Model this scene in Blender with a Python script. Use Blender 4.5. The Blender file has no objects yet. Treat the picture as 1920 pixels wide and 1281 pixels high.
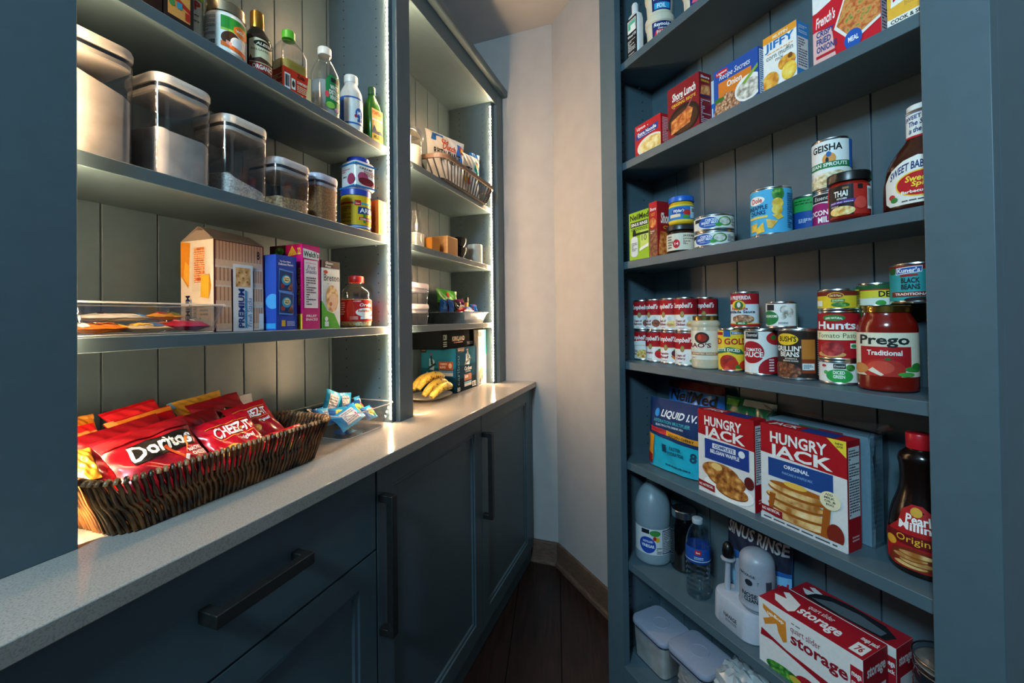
import bpy, bmesh, math, random
from mathutils import Matrix, Vector
PI = math.pi
SC = bpy.context.scene
COL = SC.collection
# ------------------------------------------------------------ camera, world, lights, exposure
CAMZ = 1.29
pit, rol, F, CY = 0.010245, -0.012623, 788.0, 588.34
cp, sp, cr, sr = math.cos(pit), math.sin(pit), math.cos(rol), math.sin(rol)
fw, up0, rt0 = Vector((0, cp, sp)), Vector((0, -sp, cp)), Vector((1, 0, 0))
rt, up = rt0*cr + up0*sr, up0*cr - rt0*sr
cd = bpy.data.cameras.new('camera'); cam = bpy.data.objects.new('camera', cd); COL.objects.link(cam)
cam.matrix_world = Matrix(((rt.x, up.x, -fw.x, 0), (rt.y, up.y, -fw.y, 0), (rt.z, up.z, -fw.z, CAMZ), (0, 0, 0, 1)))
cd.sensor_width = 36; cd.lens = F/1920*36; cd.shift_y = -(640.5-CY)/1920; cd.clip_start = .02
SC.camera = cam
SC.view_settings.view_transform = 'Standard'; SC.view_settings.look = 'None'
SC.view_settings.exposure = 0.0; SC.view_settings.gamma = 1; SC.view_settings.use_curve_mapping = False
SC.cycles.use_denoising = True
SC.cycles.sample_clamp_indirect = 6; SC.cycles.transparent_max_bounces = 24; SC.cycles.max_bounces = 10
W = bpy.data.worlds.new('world'); SC.world = W; W.use_nodes = True
W.node_tree.nodes['Background'].inputs[0].default_value = (.55, .8, 1, 1)
W.node_tree.nodes['Background'].inputs[1].default_value = .03
def area(name, loc, target, size, power, col, sy=None):
    l = bpy.data.lights.new(name, 'AREA'); l.energy = power; l.color = col; l.size = size
    if sy: l.shape = 'RECTANGLE'; l.size_y = sy
    o = bpy.data.objects.new(name, l); COL.objects.link(o); o.location = loc
    o.rotation_euler = (Vector(target)-Vector(loc)).to_track_quat('-Z', 'Y').to_euler(); return o
area('hall_ceiling_light', (-.76, -.85, 2.36), (.6, .6, 1.5), .35, 52, (.50, .82, 1))
LED = 800.0            # radiance of the warm shelf strips
LEDC = (1, .67, .37)
# ------------------------------------------------------------ frames of the two units
AL, AR, SL, SR = 0.357366, 0.437315, .845, .9
tL, nL = Vector((math.sin(AL), math.cos(AL), 0)), Vector((math.cos(AL), -math.sin(AL), 0))
tR, nR = Vector((-math.sin(AR), math.cos(AR), 0)), Vector((-math.cos(AR), -math.sin(AR), 0))
def frame(X, Y, o): return Matrix(((X.x, Y.x, 0, o.x), (X.y, Y.y, 0, o.y), (0, 0, 1, 0), (0, 0, 0, 1)))
ML, MR = frame(tL, -nL, -SL*nL), frame(-tR, -nR, -SR*nR)
def rz(a): return Matrix.Rotation(math.radians(a), 4, 'Z')
def rx(a): return Matrix.Rotation(math.radians(a), 4, 'X')
def ry(a): return Matrix.Rotation(math.radians(a), 4, 'Y')
def T(x, y, z): return Matrix.Translation((x, y, z))
def camyaw(x, y, k): return math.degrees(math.atan2(-x, k+y))
def L(s, e, z, yaw=0, cam=None): 
    if cam is not None: yaw = camyaw(s, -e, SL)+cam
    return ML @ T(s, -e, z+.0004) @ rz(yaw)
def R(s, e, z, yaw=0, cam=None):
    if cam is not None: yaw = camyaw(-s, -e, SR)+cam
    return MR @ T(-s, -e, z+.0004) @ rz(yaw)
ZS = dict(S1=1.865, S2=1.566, S3=1.267, K=.948, A=1.868, B=1.566, C=1.267, R1=2.13, R2=1.799, R3=1.471, R4=1.141, R5=.812, R6=.482, R7=.153)
# ------------------------------------------------------------ materials
def lin(h):
    c = [int(h[i:i+2], 16)/255 for i in (0, 2, 4)]
    return tuple(x/12.92 if x <= .04045 else ((x+.055)/1.055)**2.4 for x in c)+(1,)
MATS = {}
def mat0(name):
    m = bpy.data.materials.new(name); m.use_nodes = True
    nt = m.node_tree; return m, nt, nt.nodes['Principled BSDF']
def noisy(nt, b, c1, c2, scale, detail=4, rough=None, bump=0, stretch=None, lo=.35, hi=.65):
    tc = nt.nodes.new('ShaderNodeTexCoord'); mp = nt.nodes.new('ShaderNodeMapping'); no = nt.nodes.new('ShaderNodeTexNoise')
    rp = nt.nodes.new('ShaderNodeValToRGB')
    nt.links.new(tc.outputs['Object'], mp.inputs[0]); nt.links.new(mp.outputs[0], no.inputs['Vector'])
    if stretch: mp.inputs['Scale'].default_value = stretch
    no.inputs['Scale'].default_value = scale; no.inputs['Detail'].default_value = detail
    rp.color_ramp.elements[0].position = lo; rp.color_ramp.elements[1].position = hi
    rp.color_ramp.elements[0].color = c1; rp.color_ramp.elements[1].color = c2
    nt.links.new(no.outputs[0], rp.inputs[0]); nt.links.new(rp.outputs[0], b.inputs['Base Color'])
    if bump:
        bp = nt.nodes.new('ShaderNodeBump'); bp.inputs['Strength'].default_value = bump; bp.inputs['Distance'].default_value = .002
        nt.links.new(no.outputs[0], bp.inputs['Height']); nt.links.new(bp.outputs[0], b.inputs['Normal'])
    return rp
def M(k):
    if k in MATS: return MATS[k]
    if k[0] == '@': m = special(k)
    else:
        p = k.split(':'); h = p[0]; fin = p[1] if len(p) > 1 else 'paper'
        m, nt, b = mat0('paint_'+k.replace(':', '_')); c = lin(h)
        d = .94
        noisy(nt, b, tuple(x*d for x in c[:3])+(1,), c, 140)
        ro, me, al, co = {'paper': (.55, 0, 1, 0), 'gloss': (.18, 0, 1, 0), 'foil': (.28, .15, 1, .3), 'metal': (.25, 1, 1, 0), 'matte': (.6, 0, 1, 0), 'dull': (.95, 0, 1, 0), 'sat': (.33, 0, 1, 0), 'tint': (.12, 0, .72, 0), 'frost': (.35, 0, .86, 0)}[fin]
        b.inputs['Roughness'].default_value = ro; b.inputs['Metallic'].default_value = me; b.inputs['Alpha'].default_value = al
        b.inputs['Coat Weight'].default_value = co; b.inputs['Specular IOR Level'].default_value = {'paper': .22, 'dull': .03}.get(fin, .5)
    MATS[k] = m; return m
FOOD = {'@beans': ('3A1A0E', '7A4226', 'B07048', 260), '@waffle': ('7A3E12', 'BE7A34', 'E0AC62', 120), '@pancake': ('A2611F', 'E2B877', 'F0D8A8', 60),
 '@noodle': ('C98A2C', 'E8C878', 'F4E6BC', 260), '@meat': ('6A3A20', 'B5805C', 'DCC0A0', 300), '@onion': ('B3521E', 'E0924C', '6F8A3C', 220),
 '@tomato': ('8A0E0A', 'C8281C', 'E0604C', 90), '@fish': ('B04A14', 'E08238', 'EFA862', 160), '@soup': ('D8B050', 'F0DC9A', 'F6ECC8', 120),
 '@sprout': ('B99A66', 'E6D6B0', 'F4ECD8', 240), '@green': ('1E5A1A', '3E8A30', '86B84C', 200), '@spag': ('8A1410', 'C83A28', 'D88C58', 240),
 '@pine': ('D89A20', 'F2CC4C', 'F8E48C', 90), '@cracker': ('A87840', 'DDB47C', 'EED3A4', 150), '@chips': ('C0701C', 'E8A838', 'F2CC70', 130), '@brown': ('5A2A18', '8A4A30', 'A8684A', 260),
 '@sugar': ('8A5A30', 'B07C48', 'C0905C', 420), '@flour': ('B4B0AC', 'C0BDB9', 'C6C3C0', 60), '@salt': ('A8A29C', 'D8D4CE', 'E8E4DE', 500), '@oats': ('8A6A48', 'C4A47C', 'DCC4A0', 360), '@corn': ('B89858', 'E0CC98', 'F0E4C4', 330), '@mush': ('8A8478', 'D8D2C6', 'F0ECE4', 160), '@paste': ('7A1016', 'B02A30', 'CC5048', 160), '@choc': ('4A2416', '8A4C38', 'A86850', 200)}
def special(k):
    m, nt, b = mat0(k[1:])
    def P(**kw):
        for a, v in kw.items(): b.inputs[a.replace('_', ' ')].default_value = v
    if k in FOOD:
        a, c, d, s = FOOD[k]
        tc = nt.nodes.new('ShaderNodeTexCoord'); vo = nt.nodes.new('ShaderNodeTexVoronoi'); no = nt.nodes.new('ShaderNodeTexNoise'); rp = nt.nodes.new('ShaderNodeValToRGB')
        vo.inputs['Scale'].default_value = s*.5; no.inputs['Scale'].default_value = s*.6; no.inputs['Detail'].default_value = 3
        mx = nt.nodes.new('ShaderNodeMath'); mx.operation = 'MULTIPLY_ADD'; mx.inputs[1].default_value = .55
        for n in (vo, no): nt.links.new(tc.outputs['Object'], n.inputs['Vector'])
        nt.links.new(vo.outputs['Distance'], mx.inputs[0]); nt.links.new(no.outputs[0], mx.inputs[2])
        e = rp.color_ramp.elements; e[0].position = .5; e[0].color = lin(d); e[1].position = 1.0; e[1].color = lin(a)
        x = e.new(.72); x.color = lin(c)
        nt.links.new(mx.outputs[0], rp.inputs[0]); nt.links.new(rp.outputs[0], b.inputs['Base Color']); P(Roughness=.55)
    elif k == '@paint':
        noisy(nt, b, (.068, .110, .136, 1), (.073, .118, .146, 1), 30); P(Roughness=.42)
    elif k == '@wall':
        noisy(nt, b, (.37, .35, .35, 1), (.39, .37, .37, 1), 12); P(Roughness=.8)
    elif k == '@ceil':
        noisy(nt, b, (.42, .41, .42, 1), (.45, .44, .45, 1), 8); P(Roughness=.9)
    elif k == '@quartz':
        rp = noisy(nt, b, (.27, .242, .215, 1), (.375, .342, .315, 1), 420, 6, lo=.34, hi=.52); P(Roughness=.13)
    elif k == '@floor':
        noisy(nt, b, (.010, .004, .003, 1), (.028, .010, .007, 1), 6, 6, stretch=(14, 1.2, 1)); P(Roughness=.35)
    elif k == '@basewood':
        noisy(nt, b, (.075, .042, .030, 1), (.13, .075, .050, 1), 30, 5, stretch=(1, 1, 6)); P(Roughness=.45)
    elif k == '@wicker':
        noisy(nt, b, (.022, .010, .005, 1), (.25, .105, .030, 1), 34, 3, lo=.36, hi=.72); P(Roughness=.35)
    elif k == '@rim':
        noisy(nt, b, (.10, .045, .016, 1), (.40, .20, .075, 1), 40, 3); P(Roughness=.35)
    elif k == '@rail':
        noisy(nt, b, (.13, .075, .05, 1), (.22, .13, .085, 1), 20, 5, stretch=(1, 8, 8)); P(Roughness=.45)
    elif k == '@black':
        noisy(nt, b, (.010, .010, .010, 1), (.016, .015, .015, 1), 80); P(Roughness=.42)
    elif k == '@led':
        b.inputs['Base Color'].default_value = (1, .95, .85, 1); P(Emission_Strength=LED); b.inputs['Emission Color'].default_value = LEDC+(1,)
    elif k == '@steel':
        noisy(nt, b, (.62, .62, .62, 1), (.75, .75, .75, 1), 60); P(Metallic=1, Roughness=.25)
    elif k == '@foiltray':
        noisy(nt, b, (.75, .75, .76, 1), (.9, .9, .9, 1), 60, bump=.4); P(Metallic=1, Roughness=.22)
    elif k == '@copper':
        noisy(nt, b, (.62, .33, .13, 1), (.78, .44, .18, 1), 60); P(Metallic=.85, Roughness=.36)
    elif k == '@banana':
        rp = noisy(nt, b, (.09, .035, .012, 1), (.62, .40, .06, 1), 75, 2, lo=.33, hi=.46); e_ = rp.color_ramp.elements.new(.8); e_.color = (.72, .50, .10, 1); P(Roughness=.45)
    elif k == '@hole':
        P(Roughness=.9); b.inputs['Base Color'].default_value = (.006, .006, .005, 1)
    elif k == '@acryl_glint':
        noisy(nt, b, (.75, .75, .74, 1), (.82, .82, .81, 1), 60); P(Roughness=.08, Alpha=.38)
    elif k[:6] in ('@clear', '@glass', '@water'):
        tint = {'@clear': (.88, .88, .89, 1), '@glass': (.93, .95, .95, 1), '@cleardark': (.42, .45, .48, 1), '@glassgreen': (.10, .55, .08, 1), '@water': (.92, .97, .985, 1), '@glassjar': (.80, .84, .86, 1)}[k]
        out = nt.nodes['Material Output']; tr = nt.nodes.new('ShaderNodeBsdfTransparent'); gl = nt.nodes.new('ShaderNodeBsdfGlossy')
        tr.inputs[0].default_value = tint; gl.inputs['Roughness'].default_value = .06; gl.inputs[0].default_value = (.9, .9, .9, 1)
        fr = nt.nodes.new('ShaderNodeLayerWeight'); pw = nt.nodes.new('ShaderNodeMath'); pw.operation = 'POWER'; pw.inputs[1].default_value = 3.2; ad = nt.nodes.new('ShaderNodeMath'); ad.operation = 'MULTIPLY_ADD'; ad.inputs[1].default_value = .8; ad.inputs[2].default_value = .07; mx = nt.nodes.new('ShaderNodeMixShader')
        nt.links.new(fr.outputs['Facing'], pw.inputs[0]); nt.links.new(pw.outputs[0], ad.inputs[0]); nt.links.new(ad.outputs[0], mx.inputs[0]); nt.links.new(tr.outputs[0], mx.inputs[1]); nt.links.new(gl.outputs[0], mx.inputs[2])
        nt.links.new(mx.outputs[0], out.inputs[0])
    return m
# ------------------------------------------------------------ mesh builder
class MB:
    def __init__(s): s.v = []; s.f = []; s.m = []; s.mats = []; s.T = None
    def mi(s, k):
        if k not in s.mats: s.mats.append(k)
        return s.mats.index(k)
    def add(s, pts, faces, k):
        n = len(s.v); i = s.mi(k)
        s.v += [tuple(s.T @ Vector(p)) if s.T else tuple(p) for p in pts]
        for f in faces: s.f.append([a+n for a in f]); s.m.append(i)
    def box(s, x0, x1, y0, y1, z0, z1, k):
        p = [(x, y, z) for z in (z0, z1) for y in (y0, y1) for x in (x0, x1)]
        s.add(p, [(0, 2, 3, 1), (4, 5, 7, 6), (0, 1, 5, 4), (2, 6, 7, 3), (0, 4, 6, 2), (1, 3, 7, 5)], k); return s
    def loft(s, rings, k, c0=True, c1=True):
        n = len(rings[0]); p = [q for r in rings for q in r]; f = []
        for i in range(len(rings)-1):
            for j in range(n): f.append((i*n+j, i*n+(j+1) % n, (i+1)*n+(j+1) % n, (i+1)*n+j))
        if c0: f.append(tuple(range(n-1, -1, -1)))
        if c1: f.append(tuple(range((len(rings)-1)*n, len(rings)*n)))
        s.add(p, f, k); return s
    def lathe(s, prof, k, n=40, c0=True, c1=True, cx=0, cy=0):
        return s.loft([[(cx+r*math.sin(2*PI*j/n), cy-r*math.cos(2*PI*j/n), z) for j in range(n)] for r, z in prof], k, c0, c1)
    def rr(s, prof, rad, k, n=6, c0=True, c1=True, cx=0, cy=0, e=1.0):   # rounded-rectangle loft: prof = (w, d, z)
        return s.loft([rrect(w, d, min(rad, w/2*.999, d/2*.999), z, n, cx, cy) for w, d, z in prof], k, c0, c1)
    def tube(s, path, r, k, n=8):
        P = [Vector(p) for p in path]; rings = []
        for i, p in enumerate(P):
            t = (P[min(i+1, len(P)-1)]-P[max(i-1, 0)]).normalized()
            a = t.orthogonal().normalized() if i == 0 else (a-t*a.dot(t)).normalized()
            b = t.cross(a); q = r[i] if isinstance(r, (list, tuple)) else r
            rings.append([p+(a*math.cos(2*PI*j/n)+b*math.sin(2*PI*j/n))*q for j in range(n)])
        return s.loft(rings, k)
    def build(s, name, parent=None, mw=None, bev=0, smooth=35, label=None):
        me = bpy.data.meshes.new(name); me.from_pydata(s.v, [], s.f); me.update()
        for k in s.mats: me.materials.append(M(k))
        me.polygons.foreach_set('material_index', s.m)
        me.polygons.foreach_set('use_smooth', [True]*len(s.f)); me.set_sharp_from_angle(angle=math.radians(smooth))
        o = bpy.data.objects.new(name, me); COL.objects.link(o)
        if parent: o.parent = parent
        if mw is not None: o.matrix_world = mw
        if bev:
            md = o.modifiers.new('bevel', 'BEVEL'); md.width = bev; md.segments = 2; md.limit_method = 'ANGLE'; md.angle_limit = math.radians(50); md.harden_normals = False
        if label: o['label'] = label
        return o
def rrect(w, d, r, z, n=6, cx=0, cy=0):
    o = []
    for qx, qy, a0 in ((1, -1, -90), (1, 1, 0), (-1, 1, 90), (-1, -1, 180)):
        for i in range(n+1):
            a = math.radians(a0+90*i/n); o.append((cx+qx*(w/2-r)+r*math.cos(a), cy+qy*(d/2-r)+r*math.sin(a), z))
    return o
def tag(o, label, cat, group=None, kind=None):
    o['label'] = label; o['category'] = cat
    if group: o['group'] = group
    if kind: o['kind'] = kind
    return o
def root(name, label, cat, mw, group=None):
    o = bpy.data.objects.new(name, None); COL.objects.link(o); o.matrix_world = mw; o.empty_display_size = .02
    return tag(o, label, cat, group)
def struct(o): o['kind'] = 'structure'; return o
# ------------------------------------------------------------ lettering: outlines of each glyph, laid out by hand
CH = "ABCDEFGHIJKLMNOPQRSTUVWXYZabcdefghijklmnopqrstuvwxyz0123456789'&.!%-/,"
GL = {}
def glyphs():
    tmp = []
    for bold in (0, 1):
        for c in CH+' ':
            for txt in (c, 'H'+c+'H'):
                cu = bpy.data.curves.new('g', 'FONT'); cu.body = txt; cu.resolution_u = 2; cu.offset = .028 if bold else 0; cu.fill_mode = 'FRONT'
                o = bpy.data.objects.new('g', cu); COL.objects.link(o); tmp.append((bold, c, txt == c, o))
    cu = bpy.data.curves.new('g', 'FONT'); cu.body = 'HH'; o = bpy.data.objects.new('g', cu); COL.objects.link(o); tmp.append((0, 'HH', False, o))
    dg = bpy.context.evaluated_depsgraph_get(); wid = {}
    for bold, c, single, o in tmp:
        ev = o.evaluated_get(dg); me = ev.to_mesh()
        vs = [(v.co.x, v.co.y) for v in me.vertices]; fs = [[vs[i] for i in p.vertices] for p in me.polygons]
        if single: GL[bold, c] = fs
        else: wid[bold, c] = max(x for x, y in vs)
        ev.to_mesh_clear()
    w0 = wid[0, 'HH']
    for bold in (0, 1):
        for c in CH+' ': GL[bold, c] = (GL.get((bold, c), []), max(.12, wid[bold, c]-w0-(.028 if bold else 0)))
    for b, c, s_, o in tmp:
        d = o.data; bpy.data.objects.remove(o); bpy.data.curves.remove(d)
glyphs()
def text_polys(s, bold=1, sh=0, sp=0):
    x = 0; out = []
    for c in s:
        g, w = GL.get((bold, c), GL[bold, ' '])
        for f in g: out.append([(px+x+sh*py, py) for px, py in f])
        x += w+sp
    if not out: return []
    xs = [p[0] for f in out for p in f]; ys = [p[1] for f in out for p in f]
    x0, x1, y0, y1 = min(xs), max(xs), min(ys), max(ys)
    return [[((a-x0)/(x1-x0), (b-y0)/max(1e-6, y1-y0)) for a, b in f] for f in out]
def clip(poly, ax, c, keep_lo):
    o = []; n = len(poly)
    for i in range(n):
        a, b = poly[i], poly[(i+1) % n]; da, db = a[ax]-c, b[ax]-c
        if not keep_lo: da, db = -da, -db
        if da <= 1e-9: o.append(a)
        if (da < -1e-9 and db > 1e-9) or (da > 1e-9 and db < -1e-9):
            t = da/(da-db); o.append((a[0]+(b[0]-a[0])*t, a[1]+(b[1]-a[1])*t))
    return o
def slices(poly, ax, step):
    lo, hi = min(p[ax] for p in poly), max(p[ax] for p in poly); out = []
    i = math.floor(lo/step+1e-6)
    while i*step < hi-1e-9:
        q = clip(clip(poly, ax, (i+1)*step, True), ax, i*step, False)
        if len(q) > 2: out.append(q)
        i += 1
    return out
RND = random.Random(5)
def prims(spec, cyl):
    fu = (lambda u: math.asin(u)/(PI/2) if abs(u) <= 1 else u) if cyl else (lambda u: u)
    out = []
    for q in spec:
        t, k = q[0], q[1]
        if t == 'r': u0, v0, u1, v1 = q[2:6]; u0, u1 = fu(u0), fu(u1); out.append((k, [[(u0, v0), (u1, v0), (u1, v1), (u0, v1)]]))
        elif t == 'p': out.append((k, [[(fu(u), v) for u, v in q[2]]]))
        elif t == 'e':
            uc, vc, ru, rv = q[2:6]; a, b = fu(uc-ru), fu(uc+ru)
            out.append((k, [[((a+b)/2+(b-a)/2*math.cos(2*PI*i/28), vc+rv*math.sin(2*PI*i/28)) for i in range(28)]]))
        elif t == 't':
            txt = q[2]; u0, v0, u1, v1 = q[3:7]; o = q[7] if len(q) > 7 else {}
            u0, u1 = fu(u0), fu(u1); sl, arc = o.get('sl', 0), o.get('arc', 0)
            ps = text_polys(txt, o.get('b', 1), o.get('sh', 0), o.get('sp', 0))
            if o.get('rot'): ps = [[(1-b, a) for a, b in f] for f in ps] if o['rot'] > 0 else [[(b, 1-a) for a, b in f] for f in ps]
            ps = [[(u0+a*(u1-u0), v0+b*(v1-v0)+sl*a-arc*(2*a-1)**2) for a, b in f] for f in ps]
            if o.get('o'): out.append((o['o'], [[(a+(u1-u0)*.012, b-(v1-v0)*.05) for a, b in f] for f in ps]))
            out.append((k, ps))
        elif t == 'l':
            u0, v0, u1, v1, n = q[2:7]; u0, u1 = fu(u0), fu(u1); ps = []
            for i in range(n):
                h = (v1-v0)/n; a = v0+h*(i+.25); x = u0
                while x < u1:
                    w = (u1-u0)*RND.uniform(.06, .2); e = min(x+w, u1); ps.append([(x, a), (e, a), (e, a+h*.5), (x, a+h*.5)]); x = e+(u1-u0)*.03
                    if RND.random() < .08: break
            out.append((k, ps))
        elif t == 'n':
            u0, v0, u1, v1 = q[2:6]; out += prims([('r', 'E6E6E2', u0, v0, u1, v1), ('l', k, u0+(u1-u0)*.06, v0+(v1-v0)*.03, u1-(u1-u0)*.06, v1-(v1-v0)*.05, q[6] if len(q) > 6 else 14)], cyl)
        elif t == 's':
            u0, v0, u1, v1, n, fr = q[2:8]; u0, u1 = fu(u0), fu(u1); w = (u1-u0)/n
            out.append((k, [[(u0+w*i, v0), (u0+w*(i+fr), v0), (u0+w*(i+fr), v1), (u0+w*i, v1)] for i in range(n)]))
        elif t == 'b':
            u0, v0, u1, v1 = q[2:6]; out += prims([('r', 'F0F0EE', u0, v0, u1, v1)], cyl); u0, u1 = fu(u0), fu(u1); ps = []; n = 15
            for i in range(n):
                a = u0+(u1-u0)*(.08+.84*i/n); w = (u1-u0)*.84/n*RND.choice((.35, .6, .8)); ps.append([(a, v0+(v1-v0)*.12), (a+w, v0+(v1-v0)*.12), (a+w, v1-(v1-v0)*.1), (a, v1-(v1-v0)*.1)])
            out.append((k, ps))
    return out
def decals(mb, spec, mapf, su=None, sv=None, cyl=False, off0=.00025, doff=.00011):
    for i, (k, polys) in enumerate(prims(spec, cyl)):
        off = off0+doff*i; V = []; Fc = []
        for p in polys:
            p = clip(clip(p, 1, 1, True), 1, 0, False)
            if not cyl and len(p) > 2: p = clip(clip(p, 0, 1, True), 0, 0, False)
            if len(p) < 3: continue
            ps = [p]
            if su: ps = [q for r in ps for q in slices(r, 0, su)]
            if sv: ps = [q for r in ps for q in slices(r, 1, sv)]
            for q in ps:
                n = len(V); V += [mapf(u, v, off) for u, v in q]; Fc.append(list(range(n, n+len(q))))
        if V: mb.add(V, Fc, k)
def mcyl(rf, z0, h):
    def f(u, v, off):
        th = u*PI/2; r = (rf(v) if callable(rf) else rf)+off
        return (r*math.sin(th), -r*math.cos(th), z0+v*h)
    return f
def mface(w, d, h, face, z0=0):
    if face == 'F': return lambda u, v, o: ((u-.5)*w, -o, z0+v*h)
    if face == 'R': return lambda u, v, o: (w/2+o, u*d, z0+v*h)
    if face == 'L': return lambda u, v, o: (-w/2-o, d-u*d, z0+v*h)
    if face == 'T': return lambda u, v, o: ((u-.5)*w, v*d, z0+h+o)
# ------------------------------------------------------------ product builders
def carton(name, label, cat, mw, w, d, h, base, group=None, **faces):
    """closed box: front face on local y = 0, centred in x"""
    mb = MB(); mb.box(-w/2, w/2, 0, d, 0, h, base)
    for f, spec in faces.items(): decals(mb, spec, mface(w, d, h, f))
    o = mb.build(name, mw=mw, smooth=20); return tag(o, label, cat, group)
def can(name, label, cat, mw, r, h, spec, base='F0EFEA', group=None, metal='@steel'):
    t = root(name, label, cat, mw, group); mb = MB()
    mb.lathe([(r*.93, 0), (r*.99, .0008), (r*1.0, .003), (r*.975, .0045), (r*.975, h-.0045), (r, h-.003), (r*.99, h-.0006), (r*.95, h), (r*.93, h-.003), (r*.5, h-.0028), (.0005, h-.0028)], metal, 44, True, True)
    mb.build('can_body', t)
    lb = MB(); lb.lathe([(r*.985, .0055), (r*.985, h-.0055)], base, 44, False, False)
    decals(lb, spec, mcyl(r*.985, .0055, h-.011), su=.06, cyl=True)
    lb.build('paper_label', t); return t
def profr(prof):
    def f(z):
        for (r0, z0), (r1, z1) in zip(prof, prof[1:]):
            if z0 <= z <= z1 and z1 > z0: return r0+(r1-r0)*(z-z0)/(z1-z0)
        return prof[-1][0]
    return f
def smoothp(prof, n=2):
    for _ in range(n):
        o = [prof[0]]
        for a, b in zip(prof, prof[1:]): o += [(a[0]*.75+b[0]*.25, a[1]*.75+b[1]*.25), (a[0]*.25+b[0]*.75, a[1]*.25+b[1]*.75)]
        prof = o+[prof[-1]]
    return prof
def bottle(name, label, cat, mw, prof, glass, cap=None, lab=None, fill=None, group=None, bname='bottle_body', cname='cap', flat=None, sm=2, n=40, extra=None):
    """prof (r,z); cap (r, z0, z1, mat); lab (z0,z1,base,spec[,u half extent]); fill (ztop, mat)"""
    t = root(name, label, cat, mw, group); pr = smoothp(prof, sm) if sm else prof; S = Matrix.Diagonal((1, flat or 1, 1, 1))
    mb = MB(); mb.T = S; mb.lathe(pr, glass, n); mb.build(bname, t); rf = profr(pr)
    if fill:
        f = [(max(.0008, r-.0018), z+.001) for r, z in pr if z < fill[0]]; f += [(max(.001, rf(fill[0])-.0018), fill[0])]
        mb = MB(); mb.T = S; mb.lathe(f, fill[1], n); mb.build(fill[2] if len(fill) > 2 else 'contents', t)
    if cap:
        r, z0, z1, k = cap; mb = MB(); q = z1-z0
        mb.lathe([(r*.97, z0), (r, z0+q*.06), (r, z1-q*.12), (r*.95, z1-q*.03), (r*.85, z1), (.0005, z1)], k, 36); mb.build(cname, t)
    if lab:
        z0, z1, base, spec = lab[:4]; ue = lab[4] if len(lab) > 4 else 2; lb = MB(); lb.T = S
        mf = mcyl(lambda v: rf(z0+v*(z1-z0))+.0003, z0, z1-z0)
        if base: decals(lb, [('r', base, -ue, 0, ue, 1)], mf, su=.08, sv=.12, cyl=True, off0=.0001)
        decals(lb, spec, mf, su=.07, sv=.2, cyl=True); lb.build('label', t)
    if extra: extra(t, rf)
    return t
def pillow(name, label, cat, mw, w, h, t, base, spec=(), group=None, seed=0, crimp=.06, back=None, wr=.004, stand=False):
    """sealed bag: front towards -y, bottom edge at z = 0"""
    rd = random.Random(seed); ph = [rd.uniform(0, 6.3) for _ in range(6)]; fr = [rd.uniform(1.2, 2.8) for _ in range(6)]
    def prof(u, v):
        a = max(0, min(1, v)); b = max(0, min(1, u))
        py = (1-abs(2*b-1)**4)**.8; pz = min(1, a/.35 if not stand else 1)*min(1, (1-a)/.35); pz = math.sin(pz*PI/2)
        if stand: pz = max(pz, 0); 
        return py*pz
    def surf(u, v, side, off=0):
        p = prof(u, v)
        wv = wr*(math.sin(fr[0]*6*u+ph[0])*math.sin(fr[1]*5*v+ph[1])+.6*math.sin(fr[2]*13*u+fr[3]*11*v+ph[2]))*(.3+.7*p)
        pin = 1-.10*math.sin(PI*min(1, max(0, v)))*(0 if stand else 1)
        return ((u-.5)*w*pin, side*(t/2*p+off+.0006)+wv, v*h)
    mb = MB(); n = 30
    for side in (-1, 1):
        P = [surf(i/n, j/n, side) for j in range(n+1) for i in range(n+1)]
        Fc = [((j*(n+1)+i), (j*(n+1)+i+1), ((j+1)*(n+1)+i+1), ((j+1)*(n+1)+i)) for j in range(n) for i in range(n)]
        if side > 0: Fc = [f[::-1] for f in Fc]
        mb.add(P, Fc, base if side < 0 else (back or base))
    decals(mb, spec, lambda u, v, o: surf(u, v, -1, o), su=1/n, sv=1/n, off0=.0016, doff=.0002)
    o = mb.build(name, mw=mw, smooth=60); return tag(o, label, cat, group)
# ============================================================ room shell
SE, DR = 2.155, .245                      # end wall (along the left unit), wall behind the right unit
def solve2(a, p, b, q):                   # x.a = p, x.b = q
    d = a.x*b.y-a.y*b.x; return Vector(((p*b.y-q*a.y)/d, (a.x*q-b.x*p)/d, 0))
CR = solve2(tL, SE, nR, -(DR+SR))
CEIL = 2.849
mb = MB(); mb.box(-4, 4, -4, 4, -.1, 0, '@floor')
decals(mb, [('r', '090403', i/40, 0, i/40+.0006, 1) for i in range(40)], lambda u, v, o: (-4+8*u, -4+8*v, .0004))
struct(mb.build('floor', mw=rz(-6)))
mb = MB(); mb.box(-4, 4, -4, 4, CEIL, CEIL+.1, '@ceil'); struct(mb.build('ceiling'))
eC = CR.dot(nL)+SL
mb = MB(); mb.box(SE, SE+.1, -eC, .45, 0, CEIL, '@wall'); struct(mb.build('wall_back', mw=ML))
xC = -CR.dot(tR)
mb = MB(); mb.box(xC-.06, 2.2, DR, DR+.1, 0, CEIL, '@wall'); struct(mb.build('wall_right', mw=MR))
mb = MB(); mb.box(-3, SE, .29, .40, 0, CEIL, '@wall'); struct(mb.build('wall_left', mw=ML))
def base(x0, x1, y, name, mw, s):
    mb = MB()
    pr = [(0, 0), (.030, 0), (.030, .004), (.026, .013), (.016, .019), (.015, .022), (.015, .098), (.011, .108), (0, .110)]
    mb.loft([[(x0, y-s*a, z) for a, z in pr], [(x1, y-s*a, z) for a, z in pr]], '@basewood'); struct(mb.build(name, mw=mw))
mb = MB(); pr = [(0, 0), (.030, 0), (.030, .004), (.026, .013), (.016, .019), (.015, .022), (.015, .098), (.011, .108), (0, .110)]
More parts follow.
